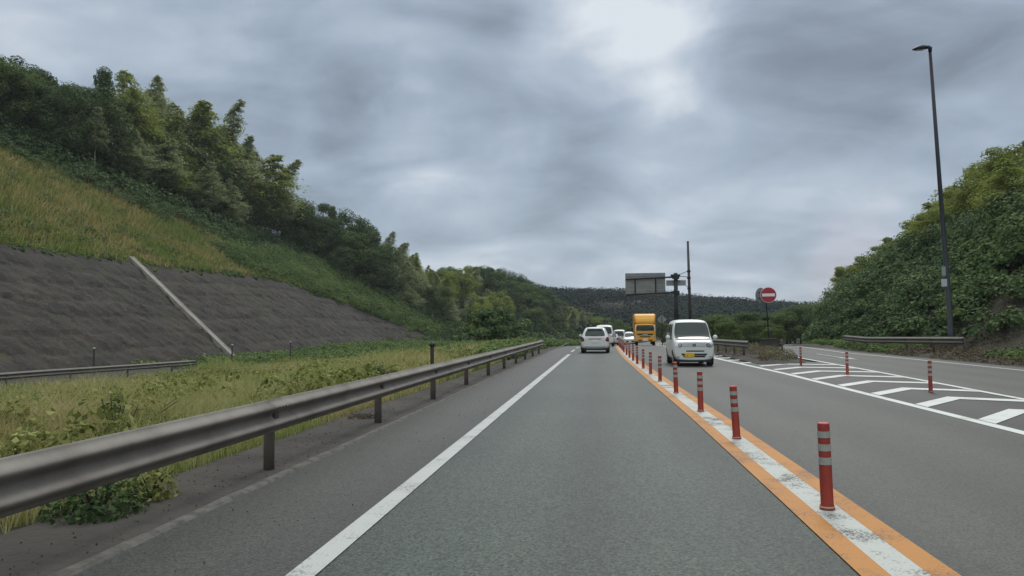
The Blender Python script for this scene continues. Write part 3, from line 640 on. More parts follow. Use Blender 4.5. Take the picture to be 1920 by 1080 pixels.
T_LEFT = [('yellow',-66.3,98,12.2,1.1), ('bamboo',-66,99,10.9,1.2), ('bamboo',-64.7,100,13.2,1.1), ('bamboo',-63,105,14.4,1.1), ('bamboo',-62.4,108,14.2,1.1), ('yellow',-60.9,110,16.7,1.1), ('bamboo',-60.2,112,14,1.2), ('bamboo',-59.1,115,16.5,1.1), ('yellow',-58.9,116,13.7,1.2), ('bamboo',-58.1,119,15,1.2), ('bamboo',-57.8,120,12.1,1.2), ('yellow',-56.4,123,15,1.2), ('bamboo',-55.9,123,11.7,1.2), ('bamboo',-55.2,125,12.1,1.2), ('bamboo',-56.6,121,9,1.2), ('yellow',-63.6,103,10.6,1.2), ('bamboo',-62.5,91,8,1.2), ('yellow',-64.8,101,8.4,1.2), ('bamboo',-62.8,106,7.6,1.3), ('yellow',-62,109,7.3,1.2), ('bamboo',-60.6,112,7.4,1.3), ('bamboo',-59.8,91,6,1.3), ('bamboo',-64.7,105,6,1.3), ('bamboo',-59,101,5.1,1.3), ('bamboo',-55.9,109,5,1.3), ('yellow',-43.9,147,7.9,1.2), ('bamboo',-41.5,150,8.2,1.2), ('yellow',-41.4,158,7.1,1.1), ('bamboo',-50.4,210,7,1.2), ('bamboo',-45.8,146,7,1.2), ('dark',-52.1,130,8.1,1.2), ('dark',-50.5,135,8.1,1.2), ('dark',-48.3,139,8.3,1.2), ('dark',-54.2,128,7.2,1.2), ('bamboo',-47,217,8,1.1), ('mid',-40.4,202,8,1.1), ('lime',-30.3,164,8,1.1), ('mid',-33.1,196,8,1.1), ('dark',-30.1,195,8,1.1), ('mid',-27.9,199,8,1.1), ('dark',-26.1,207,8,1.1), ('dark',-24.5,217,8,1.1), ('dark',-24.7,246,8,1.1), ('dark',-18.9,216,8,1.1), ('dark',-16.6,217,8,1.1), ('dark',-14.6,224,7,1.1), ('mid',-12.6,232,5.9,1.1), ('lime',-9.8,236,6.1,1.1), ('mid',-7.1,242,6,1.1), ('lime',-4.1,245,6,1.1), ('bamboo',-1.5,255,5,1.1), ('lime',1.3,258,5,1.1), ('mid',2.6,158,5,1.1), ('bamboo',-62.2,98.6,9.3,1.1), ('dark',-67.9,73,6.8,1.17), ('dark',-68.5,85,7.4,1.18), ('dark',-70.4,96.8,8.7,0.94), ('dark',-62.5,86.6,9.6,1.13), ('dark',-68.7,107.7,7.7,0.99), ('dark',-66.5,111.8,7.1,0.92), ('bamboo',-57.1,105.1,7.8,1.11), ('dark',-72.2,88.8,9.2,0.96), ('mid',-67.3,81.3,6.9,1.01), ('mid',-66.7,106.3,7.8,1.19), ('dark',-64.7,85,8.4,1.13), ('bamboo',-66.8,93.5,8.6,1.17), ('mid',-70.5,83.7,8.7,0.96), ('mid',-68.5,75.2,7.5,0.96), ('mid',-59.7,105.7,7,0.93), ('dark',-73.8,94.1,8.6,0.95), ('dark',-64.7,82.2,6.8,1), ('dark',-63.6,88.7,6.9,1.13), ('yellow',-65.8,108.9,8.8,1.12), ('dark',-65.4,79.4,6.8,1.13), ('bamboo',-59.3,95.9,9.1,1.19), ('dark',-68.2,77.9,7,1.09), ('dark',-72.7,97.6,9.3,1.17), ('dark',-71.6,92.2,6.6,0.93), ('mid',-65.7,87.6,8,0.97), ('dark',-68.6,95.2,9.3,0.93), ('bamboo',-60.5,93.2,8.2,1.08), ('bamboo',-68.4,101.9,9.2,0.92), ('dark',-63.3,111.5,6.8,0.97), ('dark',-58.3,108.4,8.7,1.14), ('dark',-69.9,80.7,6.9,1.11), ('bamboo',-60.7,88.8,8.3,1.15), ('dark',-57.3,111.1,6.9,0.99), ('yellow',-60.6,103.1,9.3,0.9), ('bamboo',-68.2,104.5,9.7,0.96), ('bamboo',-64,93.4,9,1.16), ('yellow',-58.8,98.6,7.6,1.08), ('yellow',-68.5,99,7,1.16), ('dark',-70.7,86.6,8.9,0.99), ('dark',-69.6,90,7.4,1.19), ('dark',-67.4,70.7,6.1,1.03), ('dark',-71.5,99.7,8.4,1.16), ('mid',-62.6,83.9,6.8,1.19), ('mid',-65.9,76.7,8.3,0.93), ('dark',-68.5,87.6,6.5,0.92), ('bamboo',-56.5,102.7,9.1,0.96), ('bamboo',-62.2,101,8.2,1.03), ('mid',-69.3,92.9,7.4,1.02), ('mid',-71.1,94.5,7.1,1.01), ('yellow',-55.2,180.5,7.8,1.09), ('dark',-46.1,131.6,6.2,0.94), ('dark',-58.4,172.9,8,1.19), ('dark',-50.5,180.3,6.9,1), ('mid',-53.3,155.7,7,1.12), ('yellow',-42.6,161.4,6.5,1.09), ('dark',-40,178.4,4.9,1.12), ('mid',-57.1,170.3,9,0.98), ('yellow',-42.2,168.6,7.6,1.03), ('yellow',-43.9,176.8,6,1.06), ('bamboo',-39.4,156.3,6.1,0.99), ('yellow',-45.4,159.9,6,1.1), ('dark',-49,165.6,7.7,0.92), ('yellow',-49.9,168.3,7.1,1.15), ('cedar',-55.5,160.5,8.1,0.94), ('bamboo',-39.6,144.1,6.5,1.03), ('bamboo',-46.3,184.8,7.8,1.06), ('yellow',-37.9,161.7,4.6,1.12), ('bamboo',-49.5,160,9.2,1.04), ('yellow',-36.5,158.1,4.2,1.12), ('dark',-44.9,149.4,7.2,1.07), ('dark',-41.4,137.9,9.5,1.11), ('dark',-51.7,150.4,8.1,1.18), ('yellow',-39.2,183.7,6.1,1.04), ('dark',-53.7,169.3,6.3,1.14), ('yellow',-38,152.4,6.7,1.02), ('bamboo',-37.7,170.3,4.4,1.01), ('bamboo',-51.7,172.6,6.8,1.15), ('bamboo',-35.2,140.3,6.2,1.19), ('dark',-31.3,144.4,7.2,0.98), ('yellow',-46.8,181.3,8.5,0.9), ('cedar',-55.9,166.3,6,1.11), ('bamboo',-32.9,146.8,6.8,1.11), ('bamboo',-36.1,150.2,6.5,1.06), ('cedar',-53.7,140.9,6.8,1.15), ('cedar',-49.4,145.8,9.4,1.08), ('bamboo',-45.9,174.2,8,0.92), ('bamboo',-47.4,157.2,6.9,0.93), ('mid',-54.1,148.9,8,0.91), ('bamboo',-33.3,154.6,6.5,0.98), ('mid',-45.8,136.2,9.1,1.16), ('dark',-49.8,157.1,7.5,0.96), ('yellow',-44.2,166.7,6.2,1.19), ('bamboo',-39.3,147,6.4,1.18), ('yellow',-53.4,184.7,9.4,1.1), ('bamboo',-36,144,9.4,1), ('mid',-39.2,299.3,6.7,1.13), ('mid',-33.8,215.5,8.1,1.11), ('mid',-11.3,200.9,6.1,0.99), ('bamboo',-35.6,206.2,5.2,1.19), ('lime',-25,156.1,7.6,1.05), ('lime',-33.7,226.1,5.3,0.95), ('lime',-43.4,224.1,6.4,0.94), ('lime',-53.4,253.9,5.5,1.08), ('dark',-17.6,237.3,4,1.11), ('bamboo',-45.8,260.7,7.2,0.95), ('lime',-50.2,259.6,7.6,1.16), ('mid',-15.6,178.5,6.8,1.17), ('lime',-34.7,203.7,6,1.17), ('bamboo',-10.7,205.7,5.1,1.17), ('lime',3.1,187.4,4.2,0.95), ('mid',-57,279,7.4,1.18), ('dark',-43.3,281.6,7.8,1.02), ('bamboo',-2.5,238,6.4,1.2), ('bamboo',-37.8,284.9,5.7,1.2), ('lime',-1.3,219.8,6,1.02), ('dark',-30.6,202.6,8,1.1), ('bamboo',-8.3,212.1,7.8,1.07), ('dark',-29,294.5,6.2,1.05), ('dark',-14.2,229.4,5.6,1.13), ('dark',-20.7,283.4,3.5,1.15), ('mid',-21.5,225.5,6.3,1.18), ('mid',-43.2,296.7,7.7,0.91), ('bamboo',-36,240.3,6.5,0.95), ('dark',-15,219.9,6.4,1.01), ('dark',-23.6,234.7,6.2,0.96), ('mid',-21.6,240.3,5.3,1.05), ('dark',-21.6,203.2,5.2,1.08), ('yellow',-47.6,264.9,8,0.98), ('bamboo',3.6,265.3,3.7,1.15), ('dark',-22.8,185.9,8.1,1.08), ('lime',-31.2,251.4,5.1,1), ('lime',-35.8,171.7,4.8,1.18), ('bamboo',-60.3,299.9,5.5,1.2), ('lime',-37.9,274.2,5.4,1.15), ('dark',-16.7,214.4,5.2,1.15), ('lime',-22.7,177,5.4,1.13), ('mid',-32.9,178.9,5,0.99), ('bamboo',-28.9,144.5,7.1,1.07), ('yellow',-44.2,274.2,6.2,1.18), ('dark',-34.2,219.7,6.7,1.16), ('mid',-21.7,216,5,1), ('mid',0.8,250,4.3,1.04), ('mid',-22.4,278.1,4,1.12), ('lime',-22.2,171.6,6.2,0.97), ('yellow',-47.7,275.8,6.1,0.98), ('mid',-39.8,252,5.6,0.98), ('mid',-26.3,284,5.4,0.99), ('dark',-32.5,239.9,6.9,1.09), ('bamboo',-25.5,177.1,5.5,0.98), ('bamboo',-65.8,299.8,7.2,0.96), ('dark',-36.3,230.7,6.5,1.19), ('mid',-44.2,248.6,7.1,1.16), ('dark',-33.3,223.1,7.2,1.18), ('mid',-25.5,278,5.9,1.02), ('dark',-29.7,279.8,7.5,1.03), ('dark',-29.8,254.3,8.4,1.16), ('mid',-35.4,224.2,6.7,0.94), ('mid',-41.8,193,5.6,1.18), ('mid',-53.1,275,7,1.01), ('mid',-18.7,200.2,6.9,1.01), ('mid',-19.2,185.5,5.1,0.95), ('yellow',-31.6,152.2,7.6,1.04), ('mid',-19.5,205.2,8,1.15), ('mid',-32.8,246,7,0.93), ('lime',4.3,240.7,3.5,1.04), ('bamboo',-26.7,153,6.6,1.14), ('lime',-22.6,168.3,7.7,1.12), ('yellow',-57.1,287.3,6.7,1.18), ('mid',-48.5,268.7,8.4,0.95), ('dark',-17.8,211.3,7.1,0.93), ('bamboo',-6.2,220.7,7.9,1.1), ('mid',-50.3,283.9,6.5,1.09), ('bamboo',-4,225.8,5.2,0.94), ('mid',1,223.4,6,0.95), ('mid',-30.8,257.4,7.7,1.09), ('dark',-30.5,207.8,5.8,1.05), ('mid',-60.7,283.6,5.5,1.04), ('mid',-1.3,223,6.7,1.18), ('dark',-30.1,236.8,8,1.08), ('mid',-41,275.4,7,1.09), ('dark',-15.4,197.1,7.4,1.13), ('lime',-38.9,197.9,6.3,0.97), ('mid',-28.3,217.9,7.9,0.93), ('lime',-10,232.4,5.9,0.97), ('mid',-37,236.4,5.8,1.13), ('dark',-18.3,242,4.4,0.92), ('lime',-11,228.6,5.5,1.06), ('bamboo',-8.3,223.5,5.8,1.18), ('bamboo',-12.6,222,5.6,1.04), ('dark',-19.4,244.4,4.7,1.18), ('mid',-57.4,294,5.3,1.11), ('mid',-27.4,245,7.5,1.01), ('lime',-48,219.4,5.5,1.17), ('lime',-32.2,159.8,6.6,0.93), ('lime',-32.4,191.3,5.8,1.15), ('lime',-8.5,228.6,6.3,1.09), ('mid',-36.3,168.3,4.9,1.08), ('bamboo',-30.6,179.5,6.7,1.09), ('mid',-26.9,258.5,7.6,0.96), ('dark',-24.1,202.8,5.7,0.98)]
T_RIGHT = [('lime',34.6,66.8,7.9,1.05), ('yellow',27.4,71.3,4.1,1.05), ('yellow',37.6,102.5,8.7,1.05), ('yellow',34.8,84.4,7.7,1.05), ('yellow',30.6,59.6,5.6,1.05), ('lime',28.4,90.2,3.9,1.05), ('yellow',34.8,61.3,7,1.05), ('yellow',37.2,62.5,7.7,1.05), ('yellow',28.9,80.7,4.9,1.05), ('yellow',32,63.1,7.4,1.05), ('lime',25.5,72.3,3,1.05), ('yellow',34,76.1,7.6,1.05), ('lime',27.6,61.8,4.4,1.05), ('yellow',32.6,91.6,6.3,1.05), ('lime',29.9,74,5.7,1.05), ('lime',27.6,54.6,5.2,1.05), ('yellow',33.7,73.2,8.4,1.05), ('yellow',33.6,86.4,7.7,1.05), ('lime',29.5,87.5,5.3,1.05), ('bamboo',32.6,61,6.4,1.05), ('yellow',31.3,97.8,6.3,1.05), ('lime',27.3,57.7,4.4,1.05), ('lime',35,78.9,8.9,1.05), ('lime',36.7,88.6,8.7,1.05), ('yellow',36.2,97.7,9.4,1.05), ('lime',29,48.9,4.4,1.05), ('yellow',28.9,64.3,4.7,1.05), ('bamboo',32.1,68,7.1,1.05), ('lime',33,95.3,5.7,1.05), ('yellow',34,68.8,7,1.05), ('yellow',31.1,89.1,6.9,1.05), ('yellow',24.8,49.6,4.4,1.05), ('lime',40.4,69.2,8.4,1.05), ('bamboo',38.6,99.1,8.7,1.05), ('yellow',27.6,68.9,4.9,1.05), ('bamboo',25.3,46.6,3.9,1.05), ('yellow',37.6,65.6,8.3,1.05), ('yellow',29.7,96.2,5.8,1.05), ('lime',34.8,57,6.5,1.05), ('lime',26.5,85.6,4.1,1.05), ('yellow',27.4,47.7,4,1.05), ('bamboo',30.5,103.4,4.3,1.05), ('yellow',35.5,64,7.7,1.05), ('yellow',31.7,58,6.2,1.05), ('lime',32.7,65.8,7.3,1.05), ('yellow',31.7,81.8,6.8,1.05), ('yellow',34.2,90.1,7.6,1.05), ('yellow',25.1,52,2.9,1.05), ('lime',37.8,69.5,8.5,1.05), ('lime',31.2,70.4,5.9,1.05), ('yellow',28,78.4,4.8,1.05), ('yellow',36.6,59.9,5.8,1.05), ('yellow',28.4,94.3,3.5,1.05), ('yellow',30.9,77.4,7.5,1.05), ('yellow',30.1,52.9,4.8,1.05), ('lime',24.2,59,3.4,1.05), ('yellow',28.5,83.5,4.4,1.05), ('bamboo',28.4,85.6,3,1.05), ('yellow',29.4,70,6,1.05), ('yellow',34.2,101.6,7.3,1.05)]
T_MID = [('dark',20.1,110.4,4.2,1.1), ('lime',36.2,172.1,5.6,1.1), ('dark',29.2,194.2,6,1.1), ('mid',39.2,148.4,7.7,1.1), ('dark',6,209.7,4.5,1.1), ('dark',25.7,136.7,5.1,1.1), ('dark',26.9,143.6,5.5,1.1), ('lime',19,120.3,4.2,1.1), ('lime',33.5,128.5,5.2,1.1), ('mid',18.6,101.2,3.8,1.1), ('mid',22.6,113.1,4.5,1.1), ('dark',34.2,154.3,5.1,1.1), ('dark',18.9,135.9,4.9,1.1), ('dark',30.2,136.4,5.6,1.1), ('mid',19.1,140.8,4.3,1.1), ('mid',16.9,126.1,4.1,1.1), ('dark',30.3,152.1,5.5,1.1), ('dark',34.8,147.5,6.4,1.1), ('dark',34.8,134.1,5.7,1.1), ('mid',11.1,201,4.3,1.1), ('mid',24.9,140.1,5.4,1.1), ('mid',30,164.2,6.2,1.1), ('mid',38.2,168,4.3,1.1), ('dark',24.3,123.4,4.6,1.1), ('lime',30,167.6,5.1,1.1), ('mid',34.7,184.6,6.2,1.1), ('dark',20.4,156.4,3.3,1.1), ('dark',44,195.1,6.8,1.1), ('dark',44.8,186.7,7.7,1.1), ('dark',8.8,178,4.7,1.1), ('dark',13.3,194.2,5.1,1.1), ('lime',36.9,138,7.2,1.1), ('mid',24.6,158.8,5.8,1.1), ('lime',5.1,165.9,3.8,1.1), ('dark',28,120.4,4.6,1.1), ('mid',37.2,178.7,6,1.1), ('dark',33.1,158.8,4.2,1.1), ('lime',19.4,95.5,3.1,1.1), ('mid',45.2,176.5,7.7,1.1), ('lime',22.8,98.6,4.3,1.1), ('dark',9,196.7,3.7,1.1), ('mid',29.7,176.7,5.8,1.1), ('mid',37.2,144.4,7.1,1.1), ('mid',25.9,104,5.1,1.1), ('dark',37.3,154.4,7.2,1.1), ('lime',42.2,184.4,7,1.1), ('lime',19.4,148.7,4.2,1.1), ('dark',15.6,211.2,4.2,1.1), ('dark',6.1,176.5,3.4,1.1), ('mid',41.4,172.8,5.9,1.1), ('dark',39.7,203.6,5.3,1.1), ('dark',39.5,190,4.6,1.1)]
for k, x, y, h, ws in T_KEY[:0]: pass
KEYLAB = ['tall dark broadleaf tree at the far left edge of the ridge', 'dark rounded broadleaf tree next to the leftmost tree on the ridge', 'dark bushy tree in the dip of the left ridge line',
 'small dark tree just left of the lone pale bamboo stem', 'dark pointed conifer tip rising behind the lone pale bamboo', 'slender pale bamboo with its bare stem showing above the green slope',
 'tallest yellow green bamboo plume on the left ridge', 'bamboo plume just right of the tallest one on the left ridge', 'bamboo plume crowding behind the tallest one on the left ridge',
 'yellow green bamboo rising mid ridge left of the two drooping ones', 'short yellow bamboo plume in front of the mid ridge bamboos', 'bamboo with drooping tip at the right shoulder of the left grove',
 'bamboo half hidden below the drooping tip of the right shoulder', 'feathery bamboo on the right flank of the left grove', 'second to last feathery bamboo before the grove steps down', 'rightmost feathery bamboo where the grove steps down to dark trees',
 'lower bamboo in front of the right flank of the grove', 'first dark tree right of the bamboo grove', 'second dark tree right of the bamboo grove', 'dark conifer in the middle of the dark trees beyond the grove',
 'large dark tree above the tapering end of the wall', 'green tree between the dark trees and the smaller bamboos', 'bamboo tip standing above the far end of the wall', 'middle one of the bamboos above the far wall end', 'low bamboo where the ridge dips towards the road', 'bright yellow bamboo at the foot of the dipping ridge']
T_KEY[5] = ('lone', -60.1, 84, 9.2, 1.0)
for i, (k, x, y, h, ws) in enumerate(T_KEY): tree(k, x, y, h, KEYLAB[i], None, ws*(1.0 if k in ('bamboo', 'yellow') else 1.0), i)
LB = {'bamboo': ('green bamboo crowded among others in the hillside grove', 'bamboos in the hillside grove'), 'yellow': ('yellow green bamboo crowded among others in the hillside grove', 'yellow bamboos in the hillside grove'),
      'dark': ('dark green broadleaf tree within the wooded hillside left of the road', 'dark hillside trees'), 'mid': ('mid green broadleaf tree within the wooded hillside left of the road', 'green hillside trees'),
      'lime': ('light green leafy tree within the wooded hillside left of the road', 'light green hillside trees'), 'cedar': ('dark conifer within the wooded hillside left of the road', 'hillside conifers')}
for k, x, y, h, ws in T_LEFT: tree(k, x, y, h, *LB[k], ws*(1.25 if k in ('bamboo', 'yellow') else 1.15))
RB = {'bamboo': ('green bamboo plume on top of the leafy right bank', 'bamboos on the right bank'), 'yellow': ('yellow green bamboo plume on top of the leafy right bank', 'yellow bamboos on the right bank'),
      'lime': ('light green tree on top of the leafy right bank', 'light green trees on the right bank'), 'mid': ('mid green tree on top of the leafy right bank', 'green trees on the right bank')}
for k, x, y, h, ws in T_RIGHT: tree(k, x, y, h*.98, *RB[k], ws*1.35)
MBL = {'dark': ('dark green tree in the low belt behind the truck, van and signs', 'dark trees in the far belt'), 'mid': ('mid green tree in the low belt behind the truck, van and signs', 'green trees in the far belt'),
      'lime': ('light green tree in the low belt behind the truck, van and signs', 'light green trees in the far belt')}
for k, x, y, h, ws in T_MID:
    k = {'lime': 'mid', 'mid': 'dark'}.get(k, k); tree(k, x, y, h, *MBL[k], ws*1.2)
VT = True
tree('lime', -11.8, 76, 5.0, 'upright lime green bush tree behind the vine covered tree', None, .8, 0)
# shrubs on the island
for x, y, h, k, lb in [(8.3, 52, 1.9, 'mid', 'leafy shrub behind the island guardrail left of the no entry sign'), (10.9, 51, 1.7, 'mid', 'pale leafy shrub just right of the no entry sign post'), (9.2, 62, 2.6, 'mid', 'taller leafy shrub farther back behind the no entry sign'),
                       (7.2, 58, 1.5, 'mid', 'green shrub above the island guardrail near the white van'), (12.6, 66, 2.2, 'mid', 'shrub behind the short rising guardrail'), (6.6, 70, 2.2, 'mid', 'shrub beside the gantry pole'), (7.6, 88, 2.6, 'dark', 'dark shrub behind the gantry pole'), (13.4, 73, 3.2, 'dark', 'dark bush at the end of the short rising guardrail'), (11.5, 82, 3.4, 'mid', 'bush between the utility pole and the no entry sign')]:
    o = tree(k, x, y, h, lb, None, 1.45); o.name = 'shrub'; o['category'] = 'shrub'

def stuff(name, V, k, m, label, cat): o = link(name, npmesh(name, V, k), m); return prop(o, label, cat, kind='stuff')
def scatter(n, x0, x1, y0, y1, keep=None):
    X = rng.uniform(x0, x1, n); Y = rng.uniform(y0, y1, n)
    if keep is not None: q = keep(X, Y); X, Y = X[q], Y[q]
    return X, Y
def on(X, Y, dz=0): return np.stack([X, Y, terr(X, Y)+dz], 1)
xtop = lambda Y: foot(Y)-wallh(Y)/slope1(Y)
gl = lambda Y: np.interp(Y, [0, 66, 76, 86, 100, 112, 120], [-66, -63, -59, -55, -50.5, -46.5, -46])
tl = lambda Y: np.interp(Y, [0, 66, 76, 86, 96, 105, 117, 129, 134, 140], [-69, -68, -66, -61, -58, -57, -55.5, -53, -41, -34])
# green mounds between the slope grass and the trees
X, Y = scatter(5200, -76, -44, 8, 136, lambda X, Y: (X < gl(Y)+rng.normal(size=len(X))*1.2) & (X > tl(Y)-7))
n = len(X); rad = rng.uniform(.5, 1.35, n)
BX, BY = scatter(900, -74, -46, 20, 128, lambda X, Y: (X < gl(Y)-1.0) & (X > tl(Y)-4)); BX, BY = BX[:120], BY[:120]
Vbig = clumps(on(BX, BY, .5), rng.uniform(1.0, 2.3, len(BX)), 360, .22, .8, .8)
stuff('hillside_vines', np.concatenate([Vbig, clumps(on(X, Y, .1+.5*rng.random(n)**2), rad, 120, .22, .8, .75)]), 4, M['L_kudzud'], 'dark green vine mounds covering the upper slope below the trees', 'vines')
X, Y = scatter(9000, -52, -24, 104, 150, lambda X, Y: (X < xtop(Y)+.6) & (X > tl(Y)-5) & (Y+ (X+48)*.2 > 108))
n = len(X)
X2, Y2 = scatter(380, -50, -43, 92, 116, lambda X, Y: (X < xtop(Y)-.8)); X3 = rng.uniform(0, 1, 260); Y3 = 30+X3*106; X3 = xtop(Y3)-.1+rng.normal(size=260)*.25; X = np.r_[X[:1300], X2, X3]; Y = np.r_[Y[:1300], Y2, Y3]; rad = np.r_[.4+1.5*rng.random(len(X)-260)**1.7, rng.uniform(.15, .5, 260)*sm(Y3, 20, 110)+.12]
BX, BY = scatter(500, -52, -26, 106, 146, lambda X, Y: (X < xtop(Y)-.6) & (X > tl(Y)-2) & (Y+(X+48)*.2 > 109)); BX, BY = BX[:70], BY[:70]
Vbig = clumps(on(BX, BY, .5), rng.uniform(1.0, 2.2, len(BX)), 420, .22, .8, .75)
stuff('slope_vines', np.concatenate([Vbig, clumps(on(X, Y, -.1+.6*rad*rng.random(len(X))), rad, 150, .22, .8, .8)]), 4, M['L_kudzu'], 'bright vine band running down to the tapering end of the wall', 'vines')
# vines on the low ground and along the road edge
X, Y = scatter(2600, -34, -4.4, 50, 150, lambda X, Y: (X < -4.6+bend(Y)) & (X < np.interp(Y, [50, 60, 75, 90, 200], [-40, -6, -5, -4.9, -4.9])+0*X+bend(Y)) | ((Y > 78) & (X < foot(Y)+30) & (X < -4.8+bend(Y))))
X, Y = X[:1500], Y[:1500]
X2, Y2 = scatter(340, -8.6, -4.6, 33, 78); X3, Y3 = scatter(260, 0, 4.4, 78, 170); X3 = X3-8.8+bend(Y3)
X4, Y4 = scatter(420, -20, -8, 44, 78, lambda X, Y: (Y > 44+(-X-8)*1.6))
X = np.r_[X, X2, X3, X4]; Y = np.r_[Y, Y2, Y3, Y4]; rad = rng.uniform(.35, .85, len(X))
stuff('roadside_vines', clumps(on(X, Y, .12), rad, 120, .19, .85, .85), 4, M['L_kudzu'], 'low bright green vines spreading from the guardrail end along the left roadside', 'vines')
# understorey below the woods
X, Y = scatter(2600, -110, 20, 56, 300, lambda X, Y: (X < tl(Y)-3) | ((Y > 136) & (X < foot(Y)+3)))
TX = np.array([(t[1], t[2]) for t in T_KEY+T_LEFT]); X = np.r_[X, TX[:, 0]+1.2, TX[:, 0]-1, TX[:, 0]+.5]; Y = np.r_[Y, TX[:, 1]-1.5, TX[:, 1]-1, TX[:, 1]-2.5]
stuff('hillside_undergrowth', clumps(on(X, Y, .4), rng.uniform(1.2, 2.4, len(X)), 90, .45, .8, .9), 4, M['L_dark'], 'dark undergrowth beneath the hillside trees', 'undergrowth')
# grass on the slope above the wall
X, Y = scatter(95000, -72, -43.2, 4, 118, lambda X, Y: (X < xtop(Y)+.15) & (X > gl(Y)-3))
P = on(X, Y); n = len(P); h = rng.uniform(.25, .75, n)*(1+.5*wob(X, Y, 1.0)); a = rng.uniform(0, 6.28, n); wd = rng.uniform(.05, .12, n)
sd = np.stack([np.cos(a), np.sin(a), 0*a], 1); tip = P+np.stack([rng.normal(size=n)*.22+.12, rng.normal(size=n)*.22, np.abs(h)], 1)
stuff('slope_grass', np.stack([P-sd*wd[:, None], P+sd*wd[:, None], tip], 1), 3, M['slope_grass'], 'yellowish rough grass on the slope above the dark wall', 'grass')
X, Y = scatter(5200, -70, -43.2, 10, 116, lambda X, Y: (X < xtop(Y)-.1) & (X > gl(Y)-1) & (wob(X, Y, .8)+rng.normal(size=len(X))*.2 > -.02))
stuff('slope_weeds', clumps(on(X, Y, .0), rng.uniform(.2, .6, len(X)), 34, .17, .7, .8), 4, M['weed'], 'leafy weed tufts scattered through the slope grass', 'weeds')
X, Y = scatter(900, -70, -43.6, 20, 116, lambda X, Y: (X < xtop(Y)-.2) & (X > gl(Y)-1) & (wob(X, Y, 1.1)+rng.normal(size=len(X))*.15 > .12))
stuff('slope_bushes', clumps(on(X, Y, .0), rng.uniform(.4, 1.0, len(X)), 110, .19, .7, .7), 4, M['L_mid'], 'low green bushes dotted through the slope grass', 'bushes')
# grass field between guardrail and side road
def blades(X, Y, h, wd, lean, m, name, label):
    P = on(X, Y, -.03); n = len(P); a = rng.uniform(0, 6.28, n); sd = np.stack([np.cos(a), np.sin(a), 0*a], 1)*wd[:, None]
    d = np.clip(rng.normal(size=(n, 2)), -1.6, 1.6)*lean[:, None]; mid = P+np.stack([d[:, 0]*.3, d[:, 1]*.3, h*.6], 1); tip = P+np.stack([d[:, 0], d[:, 1], h*(1-.25*rng.random(n))], 1)
    return np.concatenate([np.stack([P-sd, P+sd, mid+sd*.75, mid-sd*.75], 1), np.stack([mid-sd*.75, mid+sd*.75, tip+sd*.08, tip-sd*.08], 1)])
def field_keep(X, Y): return (X < -4.35-.35*np.abs(wob(X*2, Y*2))) & (X > -25.3) & (Y+(X+8)*-1.6 < 75)
Vs = []
for (x0, x1, y0, y1, n, hs, wd) in [(-10, -4.3, 2, 16, 80000, .66, .0055), (-22, -10, 6, 22, 60000, .72, .010), (-10, -4.3, 16, 34, 46000, .62, .010), (-25.3, -4.3, 22, 48, 80000, .72, .017), (-25.3, -6, 48, 82, 42000, .6, .028)]:
    X, Y = scatter(n, x0, x1, y0, y1, field_keep); n = len(X)
    hh = hs*(.35+.85*rng.random(n)**1.4)*np.clip(1+.9*wob(X, Y, 1.3), .5, 1.7)*np.clip((-X-4.0)/2.2, .35, 1)
    Vs.append(blades(X, Y, hh, wd*(.6+.8*rng.random(n)), hh*.34, None, '', ''))
stuff('roadside_grass', np.concatenate(Vs), 4, M['grass'], 'tall yellow green grass between the long guardrail and the side road', 'grass')
# broad leaved weeds in the field
X, Y = scatter(5200, -22, -4.6, 4, 60, lambda X, Y: (wob(X, Y, 1.7)+rng.normal(size=len(X))*.12 > .12) & (X > -24) & (X < -4.9))
Pc = on(X, Y, .2); Pc[:, 2] += rng.uniform(0, .45, len(X))
stuff('field_weeds', clumps(Pc, rng.uniform(.12, .34, len(X)), 40, .085, .75, 1.0), 4, M['weed'], 'broad leaved weeds scattered in the roadside grass', 'weeds')
root = empty('vine_covered_tree', (-8.6, 60, float(terr(-8.6, 60))), label='rounded leafy tree smothered in vines beyond the end of the long guardrail', cat='tree')
cc = np.array([(rng.normal()*1.5*(1.15-q), rng.normal()*1.3*(1.15-q), .5+3.2*q) for q in rng.random(44)]); cc[:, 0] = np.clip(cc[:, 0], -2.7, 2.7)
link('crown', npmesh('crown', clumps(cc, rng.uniform(.35, .95, 44), 230, .17, .85, .7), 4), M['L_kudzud'], root)
tm_ = MB(); tm_.tube([(0, 0, -.3), (.1, 0, 1.5), (-.1, .1, 3.4)], [.16, .12, .04], 8); tm_.tube([(0, 0, 1.0), (.9, -.2, 2.4)], [.08, .03], 6); tm_.build('trunk', M['bark'], root)
# individual weeds and bushes by the guardrail
def bush(x, y, r, h, n, size, m, label, asp=.6, name='shrub', cat='shrub', dz=0):
    root = empty(name, (x, y, float(terr(x, y))-.02+dz), label=label, cat=cat)
    d = rng.normal(size=(n, 3)); d /= np.linalg.norm(d, axis=1)[:, None]; d[:, 2] = np.abs(d[:, 2])
    P = d*np.array([r, r, h])*(.35+.65*rng.random(n)**.5)[:, None]
    P += np.sin(P*9/r+x)*.06*r
    me = npmesh('foliage', leaves(P, size, asp, nrm=d*.6, up=.2), 4); link('foliage', me, m, root)
    st = MB()
    for k in range(7): a = k*.9+x; st.tube([(0, 0, -.05), (math.cos(a)*r*.3, math.sin(a)*r*.3, h*.5), (math.cos(a)*r*.75, math.sin(a)*r*.75, h*.85)], [.012, .009, .004], 5)
    st.build('stems', M['bark'], root); return root
bush(-4.15, 5.9, .42, .40, 900, .055, M['L_kudzud'], 'dark leafy weed growing under the near end of the long guardrail')
bush(-4.05, 6.5, .26, .30, 420, .055, M['weed'], 'pale leafy weed under the guardrail just left of the nearest visible post')
